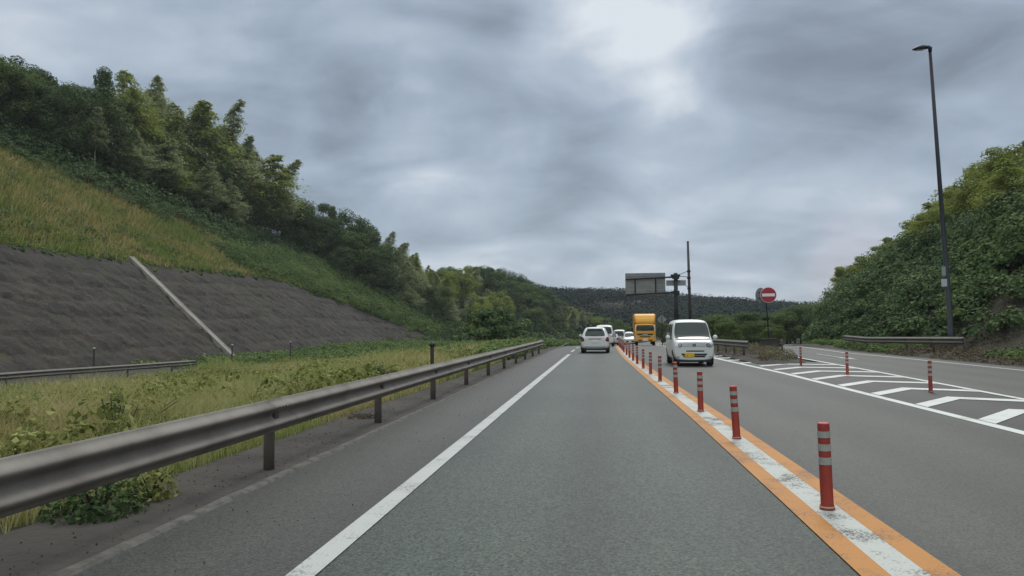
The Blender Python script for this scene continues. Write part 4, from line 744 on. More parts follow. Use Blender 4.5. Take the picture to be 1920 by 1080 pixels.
bush(-5.9, 14.6, .75, .70, 1500, .075, M['weed'], 'rounded dry bush standing in the grass behind the long guardrail', .3)
bush(-5.2, 13.7, .45, .42, 700, .06, M['dry'], 'brownish tuft in front of the rounded dry bush', .25)
bush(-5.7, 8.4, .20, .92, 800, .05, M['L_mid'], 'tall dark weed stalk in the grass above the near guardrail')
bush(-6.2, 9.4, .9, .75, 2200, .06, M['weed'], 'broad leafy weed clump right of the tall dark weed stalk')
bush(-5.6, 6.9, .6, .55, 1300, .06, M['weed'], 'big leaved weed clump at the left edge of the grass')
bush(-5.6, 18.6, .5, .75, 900, .07, M['L_mid'], 'green upright weed clump right of the dry bush')
bush(-4.0, 12.6, .35, .12, 260, .05, M['dry'], 'dry debris caught on the ground under the guardrail', .4)
# litter of dry leaves and small stones on the soil by the kerb
X, Y = scatter(1500, -4.4, -3.4, 3, 34); P = np.stack([X, Y, np.full(len(X), .013)], 1)
X2, Y2 = scatter(240, -3.2, -2.0, 3, 30); P = np.r_[P, np.stack([X2, Y2, np.full(len(X2), .006)], 1)]
stuff('leaf_litter', leaves(P, .022, .6, up=.9), 4, M['dry'], 'scattered dry leaf litter along the kerb under the long guardrail', 'litter')

# island: dirt and dry weeds
dm = MB(); nn = 26
ol = [(6.08, 41.9), (6.05, 35.2), (6.1, 31.3), (7.0, 31.0), (8.2, 32.2), (9.0, 38.2), (9.1, 41), (10.9, 50), (11.4, 56), (9.5, 70), (5.9, 70), (5.7, 50)]
cx, cy = 7.6, 42
def inside(x, y):
    c = False; j = len(ol)-1
    for i in range(len(ol)):
        (xi, yi), (xj, yj) = ol[i], ol[j]
        if (yi > y) != (yj > y) and x < (xj-xi)*(y-yi)/(yj-yi)+xi: c = not c
        j = i
    return c
for s, zz in ((1.0, .014), (.93, .06), (.75, .12), (.4, .17)):
    for x, y in ol:
        px, py = cx+(x-cx)*s, cy+(y-cy)*s; dm.v.append((px, py, float(zr(py))+zz+.03*float(wob(np.float64(px*3), np.float64(py*3)))*(s < 1)))
K = len(ol)
for r in range(3):
    for k in range(K): dm.f.append((r*K+k, r*K+(k+1)%K, (r+1)*K+(k+1)%K, (r+1)*K+k))
dm.f.append(tuple(3*K+k for k in range(K)))
o = dm.build('dirt_island', M['soil'], smooth=True); prop(o, kind='structure')
pts = []
while len(pts) < 420:
    x = random.uniform(5.8, 11.2); y = random.uniform(31.5, 60)
    if inside(x, y) and (random.random() < .35 or (7.2 < x < 9.9 and 34.5 < y < 47)): pts.append((x, y, float(zr(y))+.1))
pts = np.array(pts); 
Vd = clumps(pts[:300], rng.uniform(.14, .40, 300), 60, .085, .28, 1.15)
stuff('dry_weeds', Vd, 4, M['dry'], 'dry brown weeds on the dirt island in front of the brown box', 'weeds')
stuff('island_weeds', clumps(pts[370:], rng.uniform(.15, .35, 50), 60, .09, .6, 1.1), 4, M['L_kudzu'], 'green weeds among the dry ones on the dirt island', 'weeds')
# right bank
X, Y = scatter(6400, 17, 44, 24, 118, lambda X, Y: (X > rfoot(Y)+.3) & (X < rfoot(Y)+rtop(Y)+.8))
e = (X-rfoot(Y)); bare = (Y < 47) & (e < 4.2+.8*wob(X, Y)) & (rng.random(len(X)) < .55)
X, Y = X[~bare], Y[~bare]; X, Y = X[:2500], Y[:2500]; n = len(X)
BX, BY = scatter(520, 17, 40, 30, 108, lambda X, Y: (X > rfoot(Y)+1.6) & (X < rfoot(Y)+rtop(Y)-1.2) & ~((Y < 47) & (X < rfoot(Y)+4.6)))
BX, BY = BX[:120], BY[:120]; nb_ = len(BX); Vbig = clumps(on(BX, BY, .5+.9*rng.random(nb_)), rng.uniform(1.0, 2.1, nb_), 420, .19, .85, .72)
stuff('bank_vines', np.concatenate([Vbig, clumps(on(X, Y, .1+.6*rng.random(n)**1.6), rng.uniform(.4, 1.15, n), 150, .19, .85, .75)]), 4, M['L_kudzud'], 'thick dark green vines draped over the right bank', 'vines')
X, Y = scatter(5200, 17, 44, 40, 110, lambda X, Y: (X > rfoot(Y)+.8) & (X < rfoot(Y)+rtop(Y)+1) & (wob(X, Y, 1.4)+.1*rng.normal(size=len(X)) > .1))
X, Y = X[:700], Y[:700]
stuff('bank_vines_light', clumps(on(X, Y, .9), rng.uniform(.35, .8, len(X)), 90, .22, .85, .8), 4, M['L_kudzu'], 'lighter vine tips over the dark vines on the right bank', 'vines')
# low green growth at the foot of the bank
X, Y = scatter(1500, 14.6, 18.4, 42, 76, lambda X, Y: (X > np.interp(Y, [42, 50, 60, 76], [15.0, 15.2, 16.2, 19])) & (X < rfoot(Y)+1.2))
X2, Y2 = scatter(500, 15.6, 18.6, 22, 34)
X = np.r_[X[:420], X2[:130]]; Y = np.r_[Y[:420], Y2[:130]]
stuff('bank_foot_weeds', clumps(on(X, Y, .03), rng.uniform(.15, .42, len(X)), 70, .12, .7, .8), 4, M['L_kudzu'], 'low green weeds at the foot of the right bank', 'weeds')
X, Y = scatter(900, 14.7, 22, 26, 48, lambda X, Y: X < rfoot(Y)+4.5)
stuff('bank_roots', clumps(on(X, Y, .0), rng.uniform(.15, .45, len(X)), 24, .16, .22, .7), 4, M['dry'], 'dead stems and bare soil debris low on the right bank', 'debris')

# far wooded hill
X, Y = scatter(2900, -150, 230, 212, 425)
P = on(X, Y, 2.5); n = len(P)
stuff('far_forest', clumps(P, rng.uniform(3.0, 5.6, n), 150, .8, .8, .8, hemi=True), 4, M['L_far'], 'dark forest covering the distant hill', 'forest')

# ------------------------------------------------------------------ gantry sign, poles, signs
gr = empty('sign_gantry', (7.62, 80, float(zr(80))), label='cantilever road sign gantry seen from its grey ribbed back', cat='gantry')
MB().tube([(0, 0, -.3), (0, 0, 7.45)], [.235, .20], 16).build('pole', M['dark_metal'], gr, smooth=True)
b = MB(); b.box(-.35, .35, -.35, .35, -.2, .25); b.build('footing', M['gutter'], gr)
b = MB()
for z in (5.35, 6.95): b.tube([(0, -.1, z+.1), (-1.2, -.1, z+.05), (-5.1, -.1, z-.1)], [.11, .085, .075], 10)
b.build('arm', M['dark_metal'], gr, smooth=True)
b = MB()
for z in (5.40, 7.0): b.box(-.34, .34, -.32, .32, z-.16, z+.2)
b.box(-.5, .45, -.2, .2, 7.06, 7.3); b.build('clamp', M['dark_metal'], gr)
pn = empty('p', (0, 0, 0)); bpy.data.objects.remove(pn)
b = MB(); b.box(-5.15, -1.05, .05, .12, 5.15, 7.5); pnl = b.build('sign_panel', M['sign_back'], gr, bevel=.02)
for x in (-4.15, -2.05):
    MB().box(x-.07, x+.07, -.04, .048, 5.35, 6.95).build('rib', M['dark_metal'], pnl)
for z in (5.25, 5.75, 6.25, 6.75, 7.25):
    MB().box(-5.1, -1.1, .015, .048, z-.03, z+.03).build('rail', M['sign_back_light'], pnl)
b = MB(); b.box(-.95, 1.05, .24, .29, 6.15, 6.72); b.build('name_board', M['sign_back_light'], gr, bevel=.01)
ut = empty('utility_pole', (9.15, 81, float(zr(81))), label='slim dark utility pole right of the sign gantry', cat='utility pole')
MB().tube([(0, 0, -.3), (-.05, 0, 5), (-.12, 0, 10.85)], [.17, .15, .115], 14).build('pole', M['pole_brown'], ut, smooth=True)
b = MB()
for z in (5.9, 7.0, 7.7): b.tube([(-.08, 0, z-.1), (-.08, 0, z+.1)], .19, 12)
b.build('band', M['dark_metal'], ut)
b = MB(); b.tube([(-.1, 0, 7.75), (-1.3, -.9, 7.25)], .03, 6); b.tube([(-.1, 0, 7.1), (-1.3, -.9, 7.15)], .03, 6); b.tube([(-.1, 0, 6.0), (-.7, -.5, 6.35), (-1.3, -.9, 6.75)], .03, 6)
b.build('cable', M['dark_metal'], ut)
ws = empty('warning_sign', (6.0, 78, float(zr(78))), .1, 'small diamond warning sign seen from behind between the truck and the van', 'road sign')
MB().tube([(0, 0, -.2), (0, 0, 3.0)], .04, 8).build('pole', M['dark_metal'], ws)
Mx = Matrix.Translation((0, .06, 2.6)) @ Matrix.Rotation(R_(45), 4, 'Y'); MB().box(-.34, .34, -.015, .015, -.34, .34, Mx).build('sign_plate', M['sign_back_light'], ws)
ne = empty('no_entry_sign', (9.62, 46, .1), R_(-6), 'round red no entry sign with a white bar on a dark post', 'road sign')
MB().tube([(.05, 0, -.2), (0, .02, 1.6), (-.10, 0, 3.3)], .038, 10).build('post', M['dark_metal'], ne)
def disc(b, c, r, y, n=36): b.add([(c[0]+r*math.cos(2*math.pi*k/n), y, c[1]+r*math.sin(2*math.pi*k/n)) for k in range(n)], [tuple(range(n))])
b = MB(); b.tube([(.06, -.052, 3.22), (.06, -.085, 3.22)], .455, 40); b.build('rim', M['sign_white'], ne)
b = MB(); b.tube([(.06, -.085, 3.22), (.06, -.089, 3.22)], .435, 40); b.build('sign_face', M['red'], ne)
MB().box(.06-.36, .06+.36, -.094, -.086, 3.22-.085, 3.22+.085).build('white_bar', M['sign_white'], ne)
s2 = empty('round_sign', (9.42, 46.12, .1), R_(38), 'grey back of a second round sign peeking out left of the no entry sign', 'road sign')
b = MB(); b.tube([(-.16, .03, 3.2), (-.16, .06, 3.2)], .45, 40); b.build('sign_plate', M['sign_back'], s2)
b = MB(); b.box(-.4, .35, .0, .03, 3.02, 3.06); b.box(-.4, .35, .0, .03, 3.34, 3.38); b.build('bracket', M['dark_metal'], s2)
bx = empty('brown_box', (9.35, 44.6, .08), R_(8), 'weathered brown roadside box behind the dry weeds at the guardrail end', 'box')
b = MB(); b.box(-.46, .46, -.3, .3, 0, .66); b.build('body', M['box_brown'], bx, bevel=.03)
b = MB(); b.box(-.5, .5, -.34, .34, .662, .71); b.build('lid', M['box_brown'], bx, bevel=.012)
MB().box(-.04, .04, -.33, -.302, .36, .46).build('latch', M['dark_metal'], bx)
def marker(x, y, h, label, top=M['band'], r=.03):
    z = float(terr(x, y)); root = empty('marker_post', (x, y, z), label=label, cat='marker post')
    MB().tube([(0, 0, -.2), (0, 0, h)], r, 10).build('post', M['pole_brown'], root)
    MB().lathe([(0, h-.01), (r*1.6, h), (r*1.7, h+.07), (r*1.1, h+.11), (0, h+.115)], 12).build('reflector', top, root, smooth=True)
marker(-29.9, 42.1, 1.66, 'dark marker post with pale cap rising behind the side road guardrail', r=.05)
marker(-26.4, 52.2, 1.62, 'dark marker post with pale cap at the foot of the diagonal drain', r=.05)
marker(-24.4, 57.8, 1.72, 'thin dark marker post in the grass before the dark wall', r=.045)
marker(-4.55, 20.2, 1.02, 'dark marker post standing behind the middle of the long guardrail', M['pole_brown'], r=.05)
marker(8.95, 49.3, 1.3, 'short dark marker post behind the island guardrail', M['dark_metal'], r=.035)
# street lamp
lp = empty('street_lamp', (17.15, 40, .35), 0, 'tall dark street lamp leaning slightly over the right bank', 'street lamp')
MB().tube([(0, 0, -.4), (-.02, 0, .9), (-.03, 0, .91), (-.30, 0, 8), (-.545, 0, 15.05)], [.165, .16, .13, .10, .072], 16).build('pole', M['dark_metal'], lp, smooth=True)
b = MB(); b.tube([(-.54, 0, 14.9), (-.53, 0, 15.1), (-.62, 0, 15.16), (-.74, 0, 15.14)], [.08, .10, .09, .08], 12); b.build('arm', M['dark_metal'], lp, smooth=True)
b = MB(); pr_ = [(-.60, .09, .07), (-.72, .14, .13), (-.92, .19, .18), (-1.14, .18, .15), (-1.30, .13, .07), (-1.38, .06, .02)]
for x, wy_, hz in pr_:
    for t in range(12):
        a = t*math.pi/6; zz = math.sin(a)*hz if math.sin(a) > 0 else math.sin(a)*hz*.45; b.v.append((x, math.cos(a)*wy_, 15.12+zz-(-.74-x)*.09))
for i in range(5):
    for t in range(12): b.f.append((i*12+t, i*12+(t+1)%12, i*12+12+(t+1)%12, i*12+12+t))
b.f += [tuple(range(12)), tuple(range(60, 72))]; hd = b.build('lamp_head', M['dark_metal'], lp, smooth=True)
MB().box(-1.2, -.85, -.09, .09, 15.02, 15.05).build('lens', M['lamp_glass'], hd)
MB().box(-.44, -.24, -.15, -.13, 3.55, 4.05).build('number_plate', M['plate_g'], lp); MB().box(-.42, -.25, -.156, -.151, 3.6, 4.0).build('plate_face', M['sign_back_light'], lp)
MB().box(-.46, -.2, -.15, -.13, 3.05, 3.42).build('tag', M['carsilver'], lp)
MB().box(-.17, .13, -.17, .17, .0, .35).build('base', M['gutter'], lp)

# ------------------------------------------------------------------ vehicles
def body_mesh(st, name='body'):
    """st: sections (y, z_low, z_belt, z_top, w_low, w_belt, w_top), rounded by subdivision"""
    V = []; F = []
    def half(s):
        y, zl, zb, zt, wl, wb, wt = s
        return [(0, y, zl), (wl*.82, y, zl), (wl, y, zl+.10), (wb, y, zl+(zb-zl)*.55), (wb*.985, y, zb), (wt+(wb-wt)*.12, y, zt-(zt-zb)*.15), (wt*.86, y, zt), (0, y, zt+.012)]
    K = 14
    for s in st:
        h = half(s); V += h+[(-x, y, z) for x, y, z in reversed(h[1:7])]
    for i in range(len(st)-1):
        for k in range(K): F.append((i*K+k, i*K+(k+1)%K, (i+1)*K+(k+1)%K, (i+1)*K+k))
    for base, rev in ((0, True), ((len(st)-1)*K, False)):
        for k in range(7):
            a, b_ = base+k, base+k+1; c, d = base+(K-k)%K, base+(K-k-1)%K
            q = [x for i, x in enumerate([a, b_, d, c]) if x not in [a, b_, d, c][:i]]
            if len(q) >= 3: F.append(tuple(q[::-1] if not rev else q))
    me = bpy.data.meshes.new(name); me.from_pydata(V, [], F)
    bm = bmesh.new(); bm.from_mesh(me); bmesh.ops.recalc_face_normals(bm, faces=bm.faces); bm.to_mesh(me); bm.free()
    o = bpy.data.objects.new('tmp', me); C.objects.link(o); md = o.modifiers.new('s', 'SUBSURF'); md.levels = 3; md.render_levels = 3
    dg = bpy.context.evaluated_depsgraph_get(); me2 = bpy.data.meshes.new_from_object(o.evaluated_get(dg)); bpy.data.objects.remove(o)
    me2.polygons.foreach_set('use_smooth', [True]*len(me2.polygons)); me2.name = name
    return me2
class Car:
    def __init__(s, name, loc, rz, label, cat, st, mat_, group=None):
        s.root = empty(name, loc, rz, label, cat, group); s.me = body_mesh(st); s.body = link('body', s.me, mat_, s.root)
        s.bvh = BVHTree.FromPolygons([v.co[:] for v in s.me.vertices], [p.vertices[:] for p in s.me.polygons])
    def patch(s, name, quad4, m, view='front', off=.006, nu=12, nv=8, parent=None, rnd=0.0, th=None):
        """a panel lying on the body; quad corners in the plane seen from `view`: (x,z) or (y,z)"""
        b = MB(); q = [Vector((p[0], p[1])) for p in quad4]; ok = {}
        for j in range(nv+1):
            for i in range(nu+1):
                u_, v_ = i/nu, j/nv
                if rnd:                                       # superellipse rounding of the corners
                    uu, vv = 2*u_-1, 2*v_-1; k = 1-rnd*(uu*uu*vv*vv); uu *= k; vv *= k; uu2, vv2 = (uu+1)/2, (vv+1)/2
                else: uu2, vv2 = u_, v_
                p = (q[0]*(1-uu2)+q[1]*uu2)*(1-vv2)+(q[3]*(1-uu2)+q[2]*uu2)*vv2
                d = {'front': Vector((0, 1, 0)), 'back': Vector((0, -1, 0)), 'left': Vector((1, 0, 0)), 'right': Vector((-1, 0, 0))}[view]
                o = Vector((p.x, 0, p.y)) if view in ('front', 'back') else Vector((0, p.x, p.y))
                h = s.bvh.ray_cast(o-d*12, d)
                if h[0] is None: b.v.append(tuple(o)); continue
                nrm = h[1] if h[1].dot(d) < 0 else -h[1]
                ok[len(b.v)] = 1; b.v.append(tuple(h[0]+nrm*off))
        for j in range(nv):
            for i in range(nu):
                a = j*(nu+1)+i; f = (a, a+1, a+nu+2, a+nu+1)
                if all(x in ok for x in f): b.f.append(f)
        return b.build(name, m, parent or s.root, smooth=True)
    def disc(s, name, c, rx, rz_, m, view='front', off=.008, parent=None, n=20, rings=4):
        b = MB(); ok = set()
        for r in range(rings+1):
            for k in range(n):
                t = 2*math.pi*k/n; p = (c[0]+rx*r/rings*math.cos(t), c[1]+rz_*r/rings*math.sin(t))
                d = {'front': Vector((0, 1, 0)), 'back': Vector((0, -1, 0)), 'left': Vector((1, 0, 0)), 'right': Vector((-1, 0, 0))}[view]
                o = Vector((p[0], 0, p[1])) if view in ('front', 'back') else Vector((0, p[0], p[1]))
                h = s.bvh.ray_cast(o-d*12, d)
                if h[0] is None: b.v.append(tuple(o)); continue
                nrm = h[1] if h[1].dot(d) < 0 else -h[1]; ok.add(len(b.v)); b.v.append(tuple(h[0]+nrm*off))
        for r in range(rings):
            for k in range(n):
                f = (r*n+k, r*n+(k+1)%n, (r+1)*n+(k+1)%n, (r+1)*n+k)
                if all(x in ok for x in f): b.f.append(f)
        return b.build(name, m, parent or s.root, smooth=True)
    def wheels(s, ys_, hw, r, arch=True, wd=.2):
        for y in ys_:
            for sx in (-1, 1):
                if arch: s.disc('wheel_arch', (y, r+.02), r+.07, r+.06, M['black'], 'left' if sx < 0 else 'right', .006)
                x0 = sx*(hw-wd); x1 = sx*(hw+.012); wr = empty('wheel', (0, 0, 0)); wr.parent = s.root
                del_ = MB(); del_.tube([(x0, y, r), (x0+sx*.02, y, r), (x1-sx*.03, y, r), (x1, y, r)], [r*.93, r, r, r*.9], 26)
                o = del_.build('tyre', M['tyre'], wr)
                b = MB(); b.tube([(x1-sx*.02, y, r), (x1+sx*.006, y, r)], r*.62, 20); b.build('rim', M['rim'], wr)
def plate(c, x, z, yfront, m, ww_=.33, hh=.165, sgn=-1, text=None):
    p = MB(); p.box(x-ww_/2, x+ww_/2, yfront-.012, yfront+.012, z-hh/2, z+hh/2); return p.build('number_plate', m, c.root, bevel=.004)
def stroke(par, pts, y, m, t=.008):
    b = MB()
    for (x0, z0, x1, z1) in pts: b.box(min(x0, x1)-t/2, max(x0, x1)+t/2, y-.003, y+.001, min(z0, z1)-t/2, max(z0, z1)+t/2)
    return b.build('characters', m, par)
# white kei van, front faces -y
kv = [(0.0, .26, .70, .90, .60, .66, .56), (.03, .22, .76, .93, .66, .70, .62), (.30, .19, .88, 1.02, .70, .735, .66), (.58, .19, .95, 1.10, .705, .735, .655),
      (.80, .19, .99, 1.40, .71, .737, .635), (1.02, .19, 1.0, 1.70, .71, .737, .625), (1.20, .19, 1.0, 1.765, .71, .737, .625), (2.2, .19, 1.0, 1.79, .71, .737, .63), (3.2, .20, 1.0, 1.75, .70, .735, .62), (3.36, .24, 1.0, 1.68, .68, .72, .60), (3.39, .28, .98, 1.55, .64, .69, .56)]
v = Car('van', (3.44, 29.4, .006), R_(.4), 'small boxy white van driving towards the camera with a yellow number plate', 'van', kv, M['carwhite'])
v.patch('windshield', [(-.655, 1.04), (.655, 1.04), (.575, 1.66), (-.575, 1.66)], M['glass'], 'front', .006, 20, 12, rnd=.05)
for sx in (-1, 1):
    vw = 'left' if sx < 0 else 'right'
    v.patch('side_window', [(.92, 1.04), (1.62, 1.04), (1.58, 1.60), (1.22, 1.60)], M['glass'], vw, .006, 10, 8, rnd=.05)
    v.patch('side_window', [(1.70, 1.04), (2.52, 1.04), (2.50, 1.60), (1.72, 1.60)], M['glass'], vw, .006, 10, 8, rnd=.05)
    v.patch('side_window', [(2.60, 1.04), (3.20, 1.04), (3.14, 1.58), (2.60, 1.60)], M['glass'], vw, .006, 10, 8, rnd=.05)
    v.patch('door_seam', [(1.655, .30), (1.675, .30), (1.675, 1.0), (1.655, 1.0)], M['black'], vw, .003, 2, 8)
    hl = v.disc('headlight', (sx*.535, .80), .125, .095, M['chrome'], 'front', .008); 
    v.disc('lens', (sx*.50, .80), .068, .068, M['black'], 'front', .014, hl); v.disc('bulb', (sx*.50, .80), .045, .045, M['lamp_glass'], 'front', .019, hl)
    mr = MB(); mr.ell((sx*.855, .80, 1.09), (.085, .06, .085), 14); mo = mr.build('mirror', M['carwhite'], v.root, smooth=True)
    a_ = MB(); a_.tube([(sx*.70, .84, 1.03), (sx*.80, .81, 1.04)], .022, 8); a_.build('mirror_arm', M['black'], mo)
    v.disc('fog_lamp', (sx*.56, .36), .045, .035, M['lamp_glass'], 'front', .008)
    w_ = MB(); w_.tube([(sx*.15-.2, .50, 1.055), (sx*.15+.25, .56, 1.085)], .009, 6); w_.build('wiper', M['black'], v.root)
gl_ = v.patch('grille', [(-.40, .755), (.40, .755), (.40, .855), (-.40, .855)], M['chrome'], 'front', .008, 14, 3)
for z in (.775, .808): v.patch('slat', [(-.385, z), (.385, z), (.385, z+.02), (-.385, z+.02)], M['carwhite'], 'front', .014, 14, 1, gl_)
em = v.disc('emblem', (.0, .80), .058, .055, M['black'], 'front', .02, gl_); v.disc('emblem_mark', (.0, .80), .026, .03, M['chrome'], 'front', .026, gl_)
v.patch('upper_vent', [(-.29, .555), (.34, .555), (.36, .60), (-.29, .60)], M['black'], 'front', .007, 10, 2)
lo = v.patch('lower_grille', [(-.36, .345), (.36, .345), (.47, .485), (-.47, .485)], M['black'], 'front', .007, 14, 4)
v.patch('slat', [(-.40, .41), (.40, .41), (.41, .425), (-.41, .425)], M['cargrey'], 'front', .012, 14, 1, lo)
v.patch('mirror_bracket', [(-.62, 1.0), (.62, 1.0), (.62, 1.035), (-.62, 1.035)], M['black'], 'front', .008, 14, 1).name = 'cowl'
pl_ = plate(v, -.17, .43, -.012, M['plate_y']); 
stroke(pl_, [(-.30, .375, -.30, .435), (-.26, .375, -.23, .375), (-.23, .375, -.23, .405), (-.26, .405, -.23, .405), (-.26, .405, -.26, .435), (-.26, .435, -.23, .435), (-.12, .375, -.12, .435), (-.08, .375, -.05, .375), (-.05, .375, -.05, .435), (-.08, .405, -.05, .405), (-.24, .47, -.19, .47), (-.15, .47, -.10, .47)], -.026, M['black'])
v.wheels((.52, 2.98), .70, .275)
pp = MB(); pp.box(-.62, .62, .1, 3.2, .16, .24); pp.build('underbody', M['black'], v.root); v.root.scale = (1.05, 1, 1.0)

# hatchback seen from the rear: its rear faces -y
hb = [(0.0, .32, .82, .92, .60, .70, .50), (.05, .26, .84, .98, .72, .78, .56), (.16, .24, .86, 1.18, .80, .825, .58), (.38, .22, .90, 1.40, .82, .845, .575), (.60, .2, .92, 1.485, .82, .847, .575), (1.2, .2, .92, 1.52, .82, .847, .59), (2.1, .2, .92, 1.47, .82, .847, .60), (2.55, .2, .92, 1.18, .82, .845, .68), (2.95, .2, .90, 1.0, .81, .84, .72), (3.7, .22, .78, .84, .76, .80, .66), (3.88, .28, .66, .72, .62, .68, .52)]
def hatch(loc, rz, label, m, detail=True, group=None, sc=(1, 1, 1)):
    h = Car('car', loc, rz, label, 'car', hb, m, group)
    h.patch('rear_window', [(-.61, .97), (.61, .97), (.50, 1.36), (-.50, 1.36)], M['glass'], 'back' if False else 'front', .006, 16, 8, rnd=.07)
    for sx in (-1, 1):
        vw = 'left' if sx < 0 else 'right'
        tlm = h.patch('tail_lamp', [(sx*.80, .66), (sx*.60, .70), (sx*.66, .92), (sx*.815, .95)], M['tail'], 'front', .008, 6, 6)
        h.patch('reflector', [(sx*.76, .72), (sx*.65, .74), (sx*.68, .81), (sx*.78, .83)], M['tail_dim'], 'front', .014, 4, 4, tlm)
        h.patch('side_window', [(.52, .96), (1.15, .94), (1.15, 1.38), (.72, 1.38)], M['glass'], vw, .006, 8, 6, rnd=.04)
        h.patch('side_window', [(1.22, .94), (2.25, .94), (1.95, 1.38), (1.22, 1.38)], M['glass'], vw, .006, 8, 6, rnd=.04)
        mr = MB(); mr.ell((sx*.93, 2.25, 1.0), (.09, .06, .07), 12); mr.build('mirror', m, h.root, smooth=True)
    h.patch('garnish', [(-.36, .80), (.36, .80), (.36, .845), (-.36, .845)], M['tail_red'], 'front', .010, 10, 2)
    h.patch('bumper_valance', [(-.62, .30), (.62, .30), (.58, .40), (-.58, .40)], M['cargrey'], 'front', .008, 12, 3)
    plate(h, 0, .70, -.02, M['plate_w'])
    wv_ = MB(); wv_.tube([(.02, .035, .99), (-.30, .09, 1.06)], .011, 6); wv_.build('wiper', M['black'], h.root)
    sp = MB(); sp.box(-.46, .46, .26, .50, 1.405, 1.44); sp.build('spoiler', m, h.root, bevel=.012)
    h.wheels((.62, 3.1), .815, .30); pp = MB(); pp.box(-.68, .68, .12, 3.6, .17, .30); pp.build('underbody', M['black'], h.root)
    h.root.scale = sc; return h
hatch((-.42, 44.6, .006), R_(-1), 'white hatchback ahead in the left lane seen from behind', M['carwhite'])

# boxy wagon, used for the cars queuing ahead and one oncoming van
bw = [(0.0, .34, .90, 1.10, .62, .72, .58), (.05, .28, .94, 1.25, .74, .80, .62), (.14, .25, .98, 1.62, .80, .835, .66), (.28, .24, 1.0, 1.80, .81, .84, .66), (1.2, .22, 1.0, 1.86, .82, .845, .67), (2.4, .22, 1.0, 1.82, .82, .845, .66), (2.9, .22, 1.0, 1.55, .82, .845, .67), (3.3, .22, .98, 1.12, .81, .84, .70), (4.0, .25, .86, .94, .77, .81, .68), (4.15, .30, .72, .80, .64, .70, .54)]
def wagon(loc, rz, label, m, view_front=False, zs=1.0, name='car', cat='car'):
    h = Car(name, loc, rz, label, cat, bw, m)
    if not view_front:
        h.patch('rear_window', [(-.66, 1.08), (.66, 1.08), (.58, 1.68), (-.58, 1.68)], M['glass'], 'front', .006, 12, 8, rnd=.05)
        for sx in (-1, 1): h.patch('tail_lamp', [(sx*.80, .82), (sx*.69, .82), (sx*.70, 1.08), (sx*.80, 1.08)], M['tail_red'], 'front', .010, 4, 5)
        plate(h, 0, .80, -.02, M['plate_w'])
    else:
        h.patch('windshield', [(-.68, 1.10), (.68, 1.10), (.58, 1.66), (-.58, 1.66)], M['glass'], 'back', .006, 12, 8, rnd=.05)
        for sx in (-1, 1): h.patch('headlight', [(sx*.78, .70), (sx*.52, .70), (sx*.54, .84), (sx*.76, .86)], M['lamp_glass'], 'back', .010, 4, 4)
        h.patch('grille', [(-.45, .42), (.45, .42), (.48, .62), (-.48, .62)], M['black'], 'back', .008, 8, 4)
        plate(h, 0, .50, 4.15, M['plate_w'])
    for sx in (-1, 1):
        vw = 'left' if sx < 0 else 'right'
        h.patch('side_window', [(.36, 1.06), (1.5, 1.06), (1.5, 1.68), (.42, 1.68)], M['glass'], vw, .006, 8, 6, rnd=.04)
        h.patch('side_window', [(1.6, 1.06), (2.95, 1.06), (2.5, 1.66), (1.6, 1.68)], M['glass'], vw, .006, 8, 6, rnd=.04)
        mr = MB(); mr.ell((sx*.95, 2.95, 1.12), (.09, .06, .09), 12); mr.build('mirror', M['black'], h.root, smooth=True)
    h.wheels((.68, 3.25), .81, .31); pp = MB(); pp.box(-.66, .66, .12, 3.8, .18, .32); pp.build('underbody', M['black'], h.root)
    h.root.scale = (1, 1, zs); return h
def onroad(x, y): return (x, y, float(zr(y))+.006)
wagon(onroad(.15, 64.0), R_(-2), 'white wagon with a dark rear window directly ahead of the hatchback', M['carwhite'], zs=.97)
hatch(onroad(.95, 84.0), R_(-4), 'pale hatchback third in the queue, partly hidden by the wagon', M['carsilver'], sc=(1, 1, .92))
wagon(onroad(2.1, 98.0), R_(-6), 'white van farther up the queue with its side in view', M['carwhite'], zs=1.05, name='van', cat='van')
hatch(onroad(3.6, 112.0), R_(-8), 'farthest car of the queue, dark windows under a pale roof', M['cargrey'])
wagon(onroad(3.55, 93.0), R_(177), 'pale oncoming car half hidden by the divider posts left of the yellow truck', M['carwhite'], True, .86)
bpy.context.view_layer.update()
o = [q for q in C.objects if q.get('label', '').startswith('pale oncoming')][0]; o.location.x += .0; o.location.y += 4.1

# yellow truck
tk = empty('truck', onroad(4.12, 74.5), R_(-1.5), 'yellow box truck coming towards the camera behind the white van', 'truck')
cab = [(0.0, .50, 1.0, 1.80, .92, .97, .86), (.04, .42, 1.1, 1.98, .98, 1.02, .93), (.25, .42, 1.15, 2.16, 1.0, 1.03, .93), (.6, .42, 1.15, 2.22, 1.0, 1.03, .94), (1.5, .42, 1.15, 2.22, 1.0, 1.03, .94), (1.66, .5, 1.15, 2.18, .98, 1.0, .92)]
t = Car.__new__(Car); t.root = tk; t.me = body_mesh(cab, 'cab'); t.body = link('cab', t.me, M['yellow'], tk)
t.bvh = BVHTree.FromPolygons([q.co[:] for q in t.me.vertices], [q.vertices[:] for q in t.me.polygons])
t.patch('windshield', [(-.86, 1.42), (.86, 1.42), (.80, 1.98), (-.80, 1.98)], M['glass'], 'front', .008, 16, 8, rnd=.04)
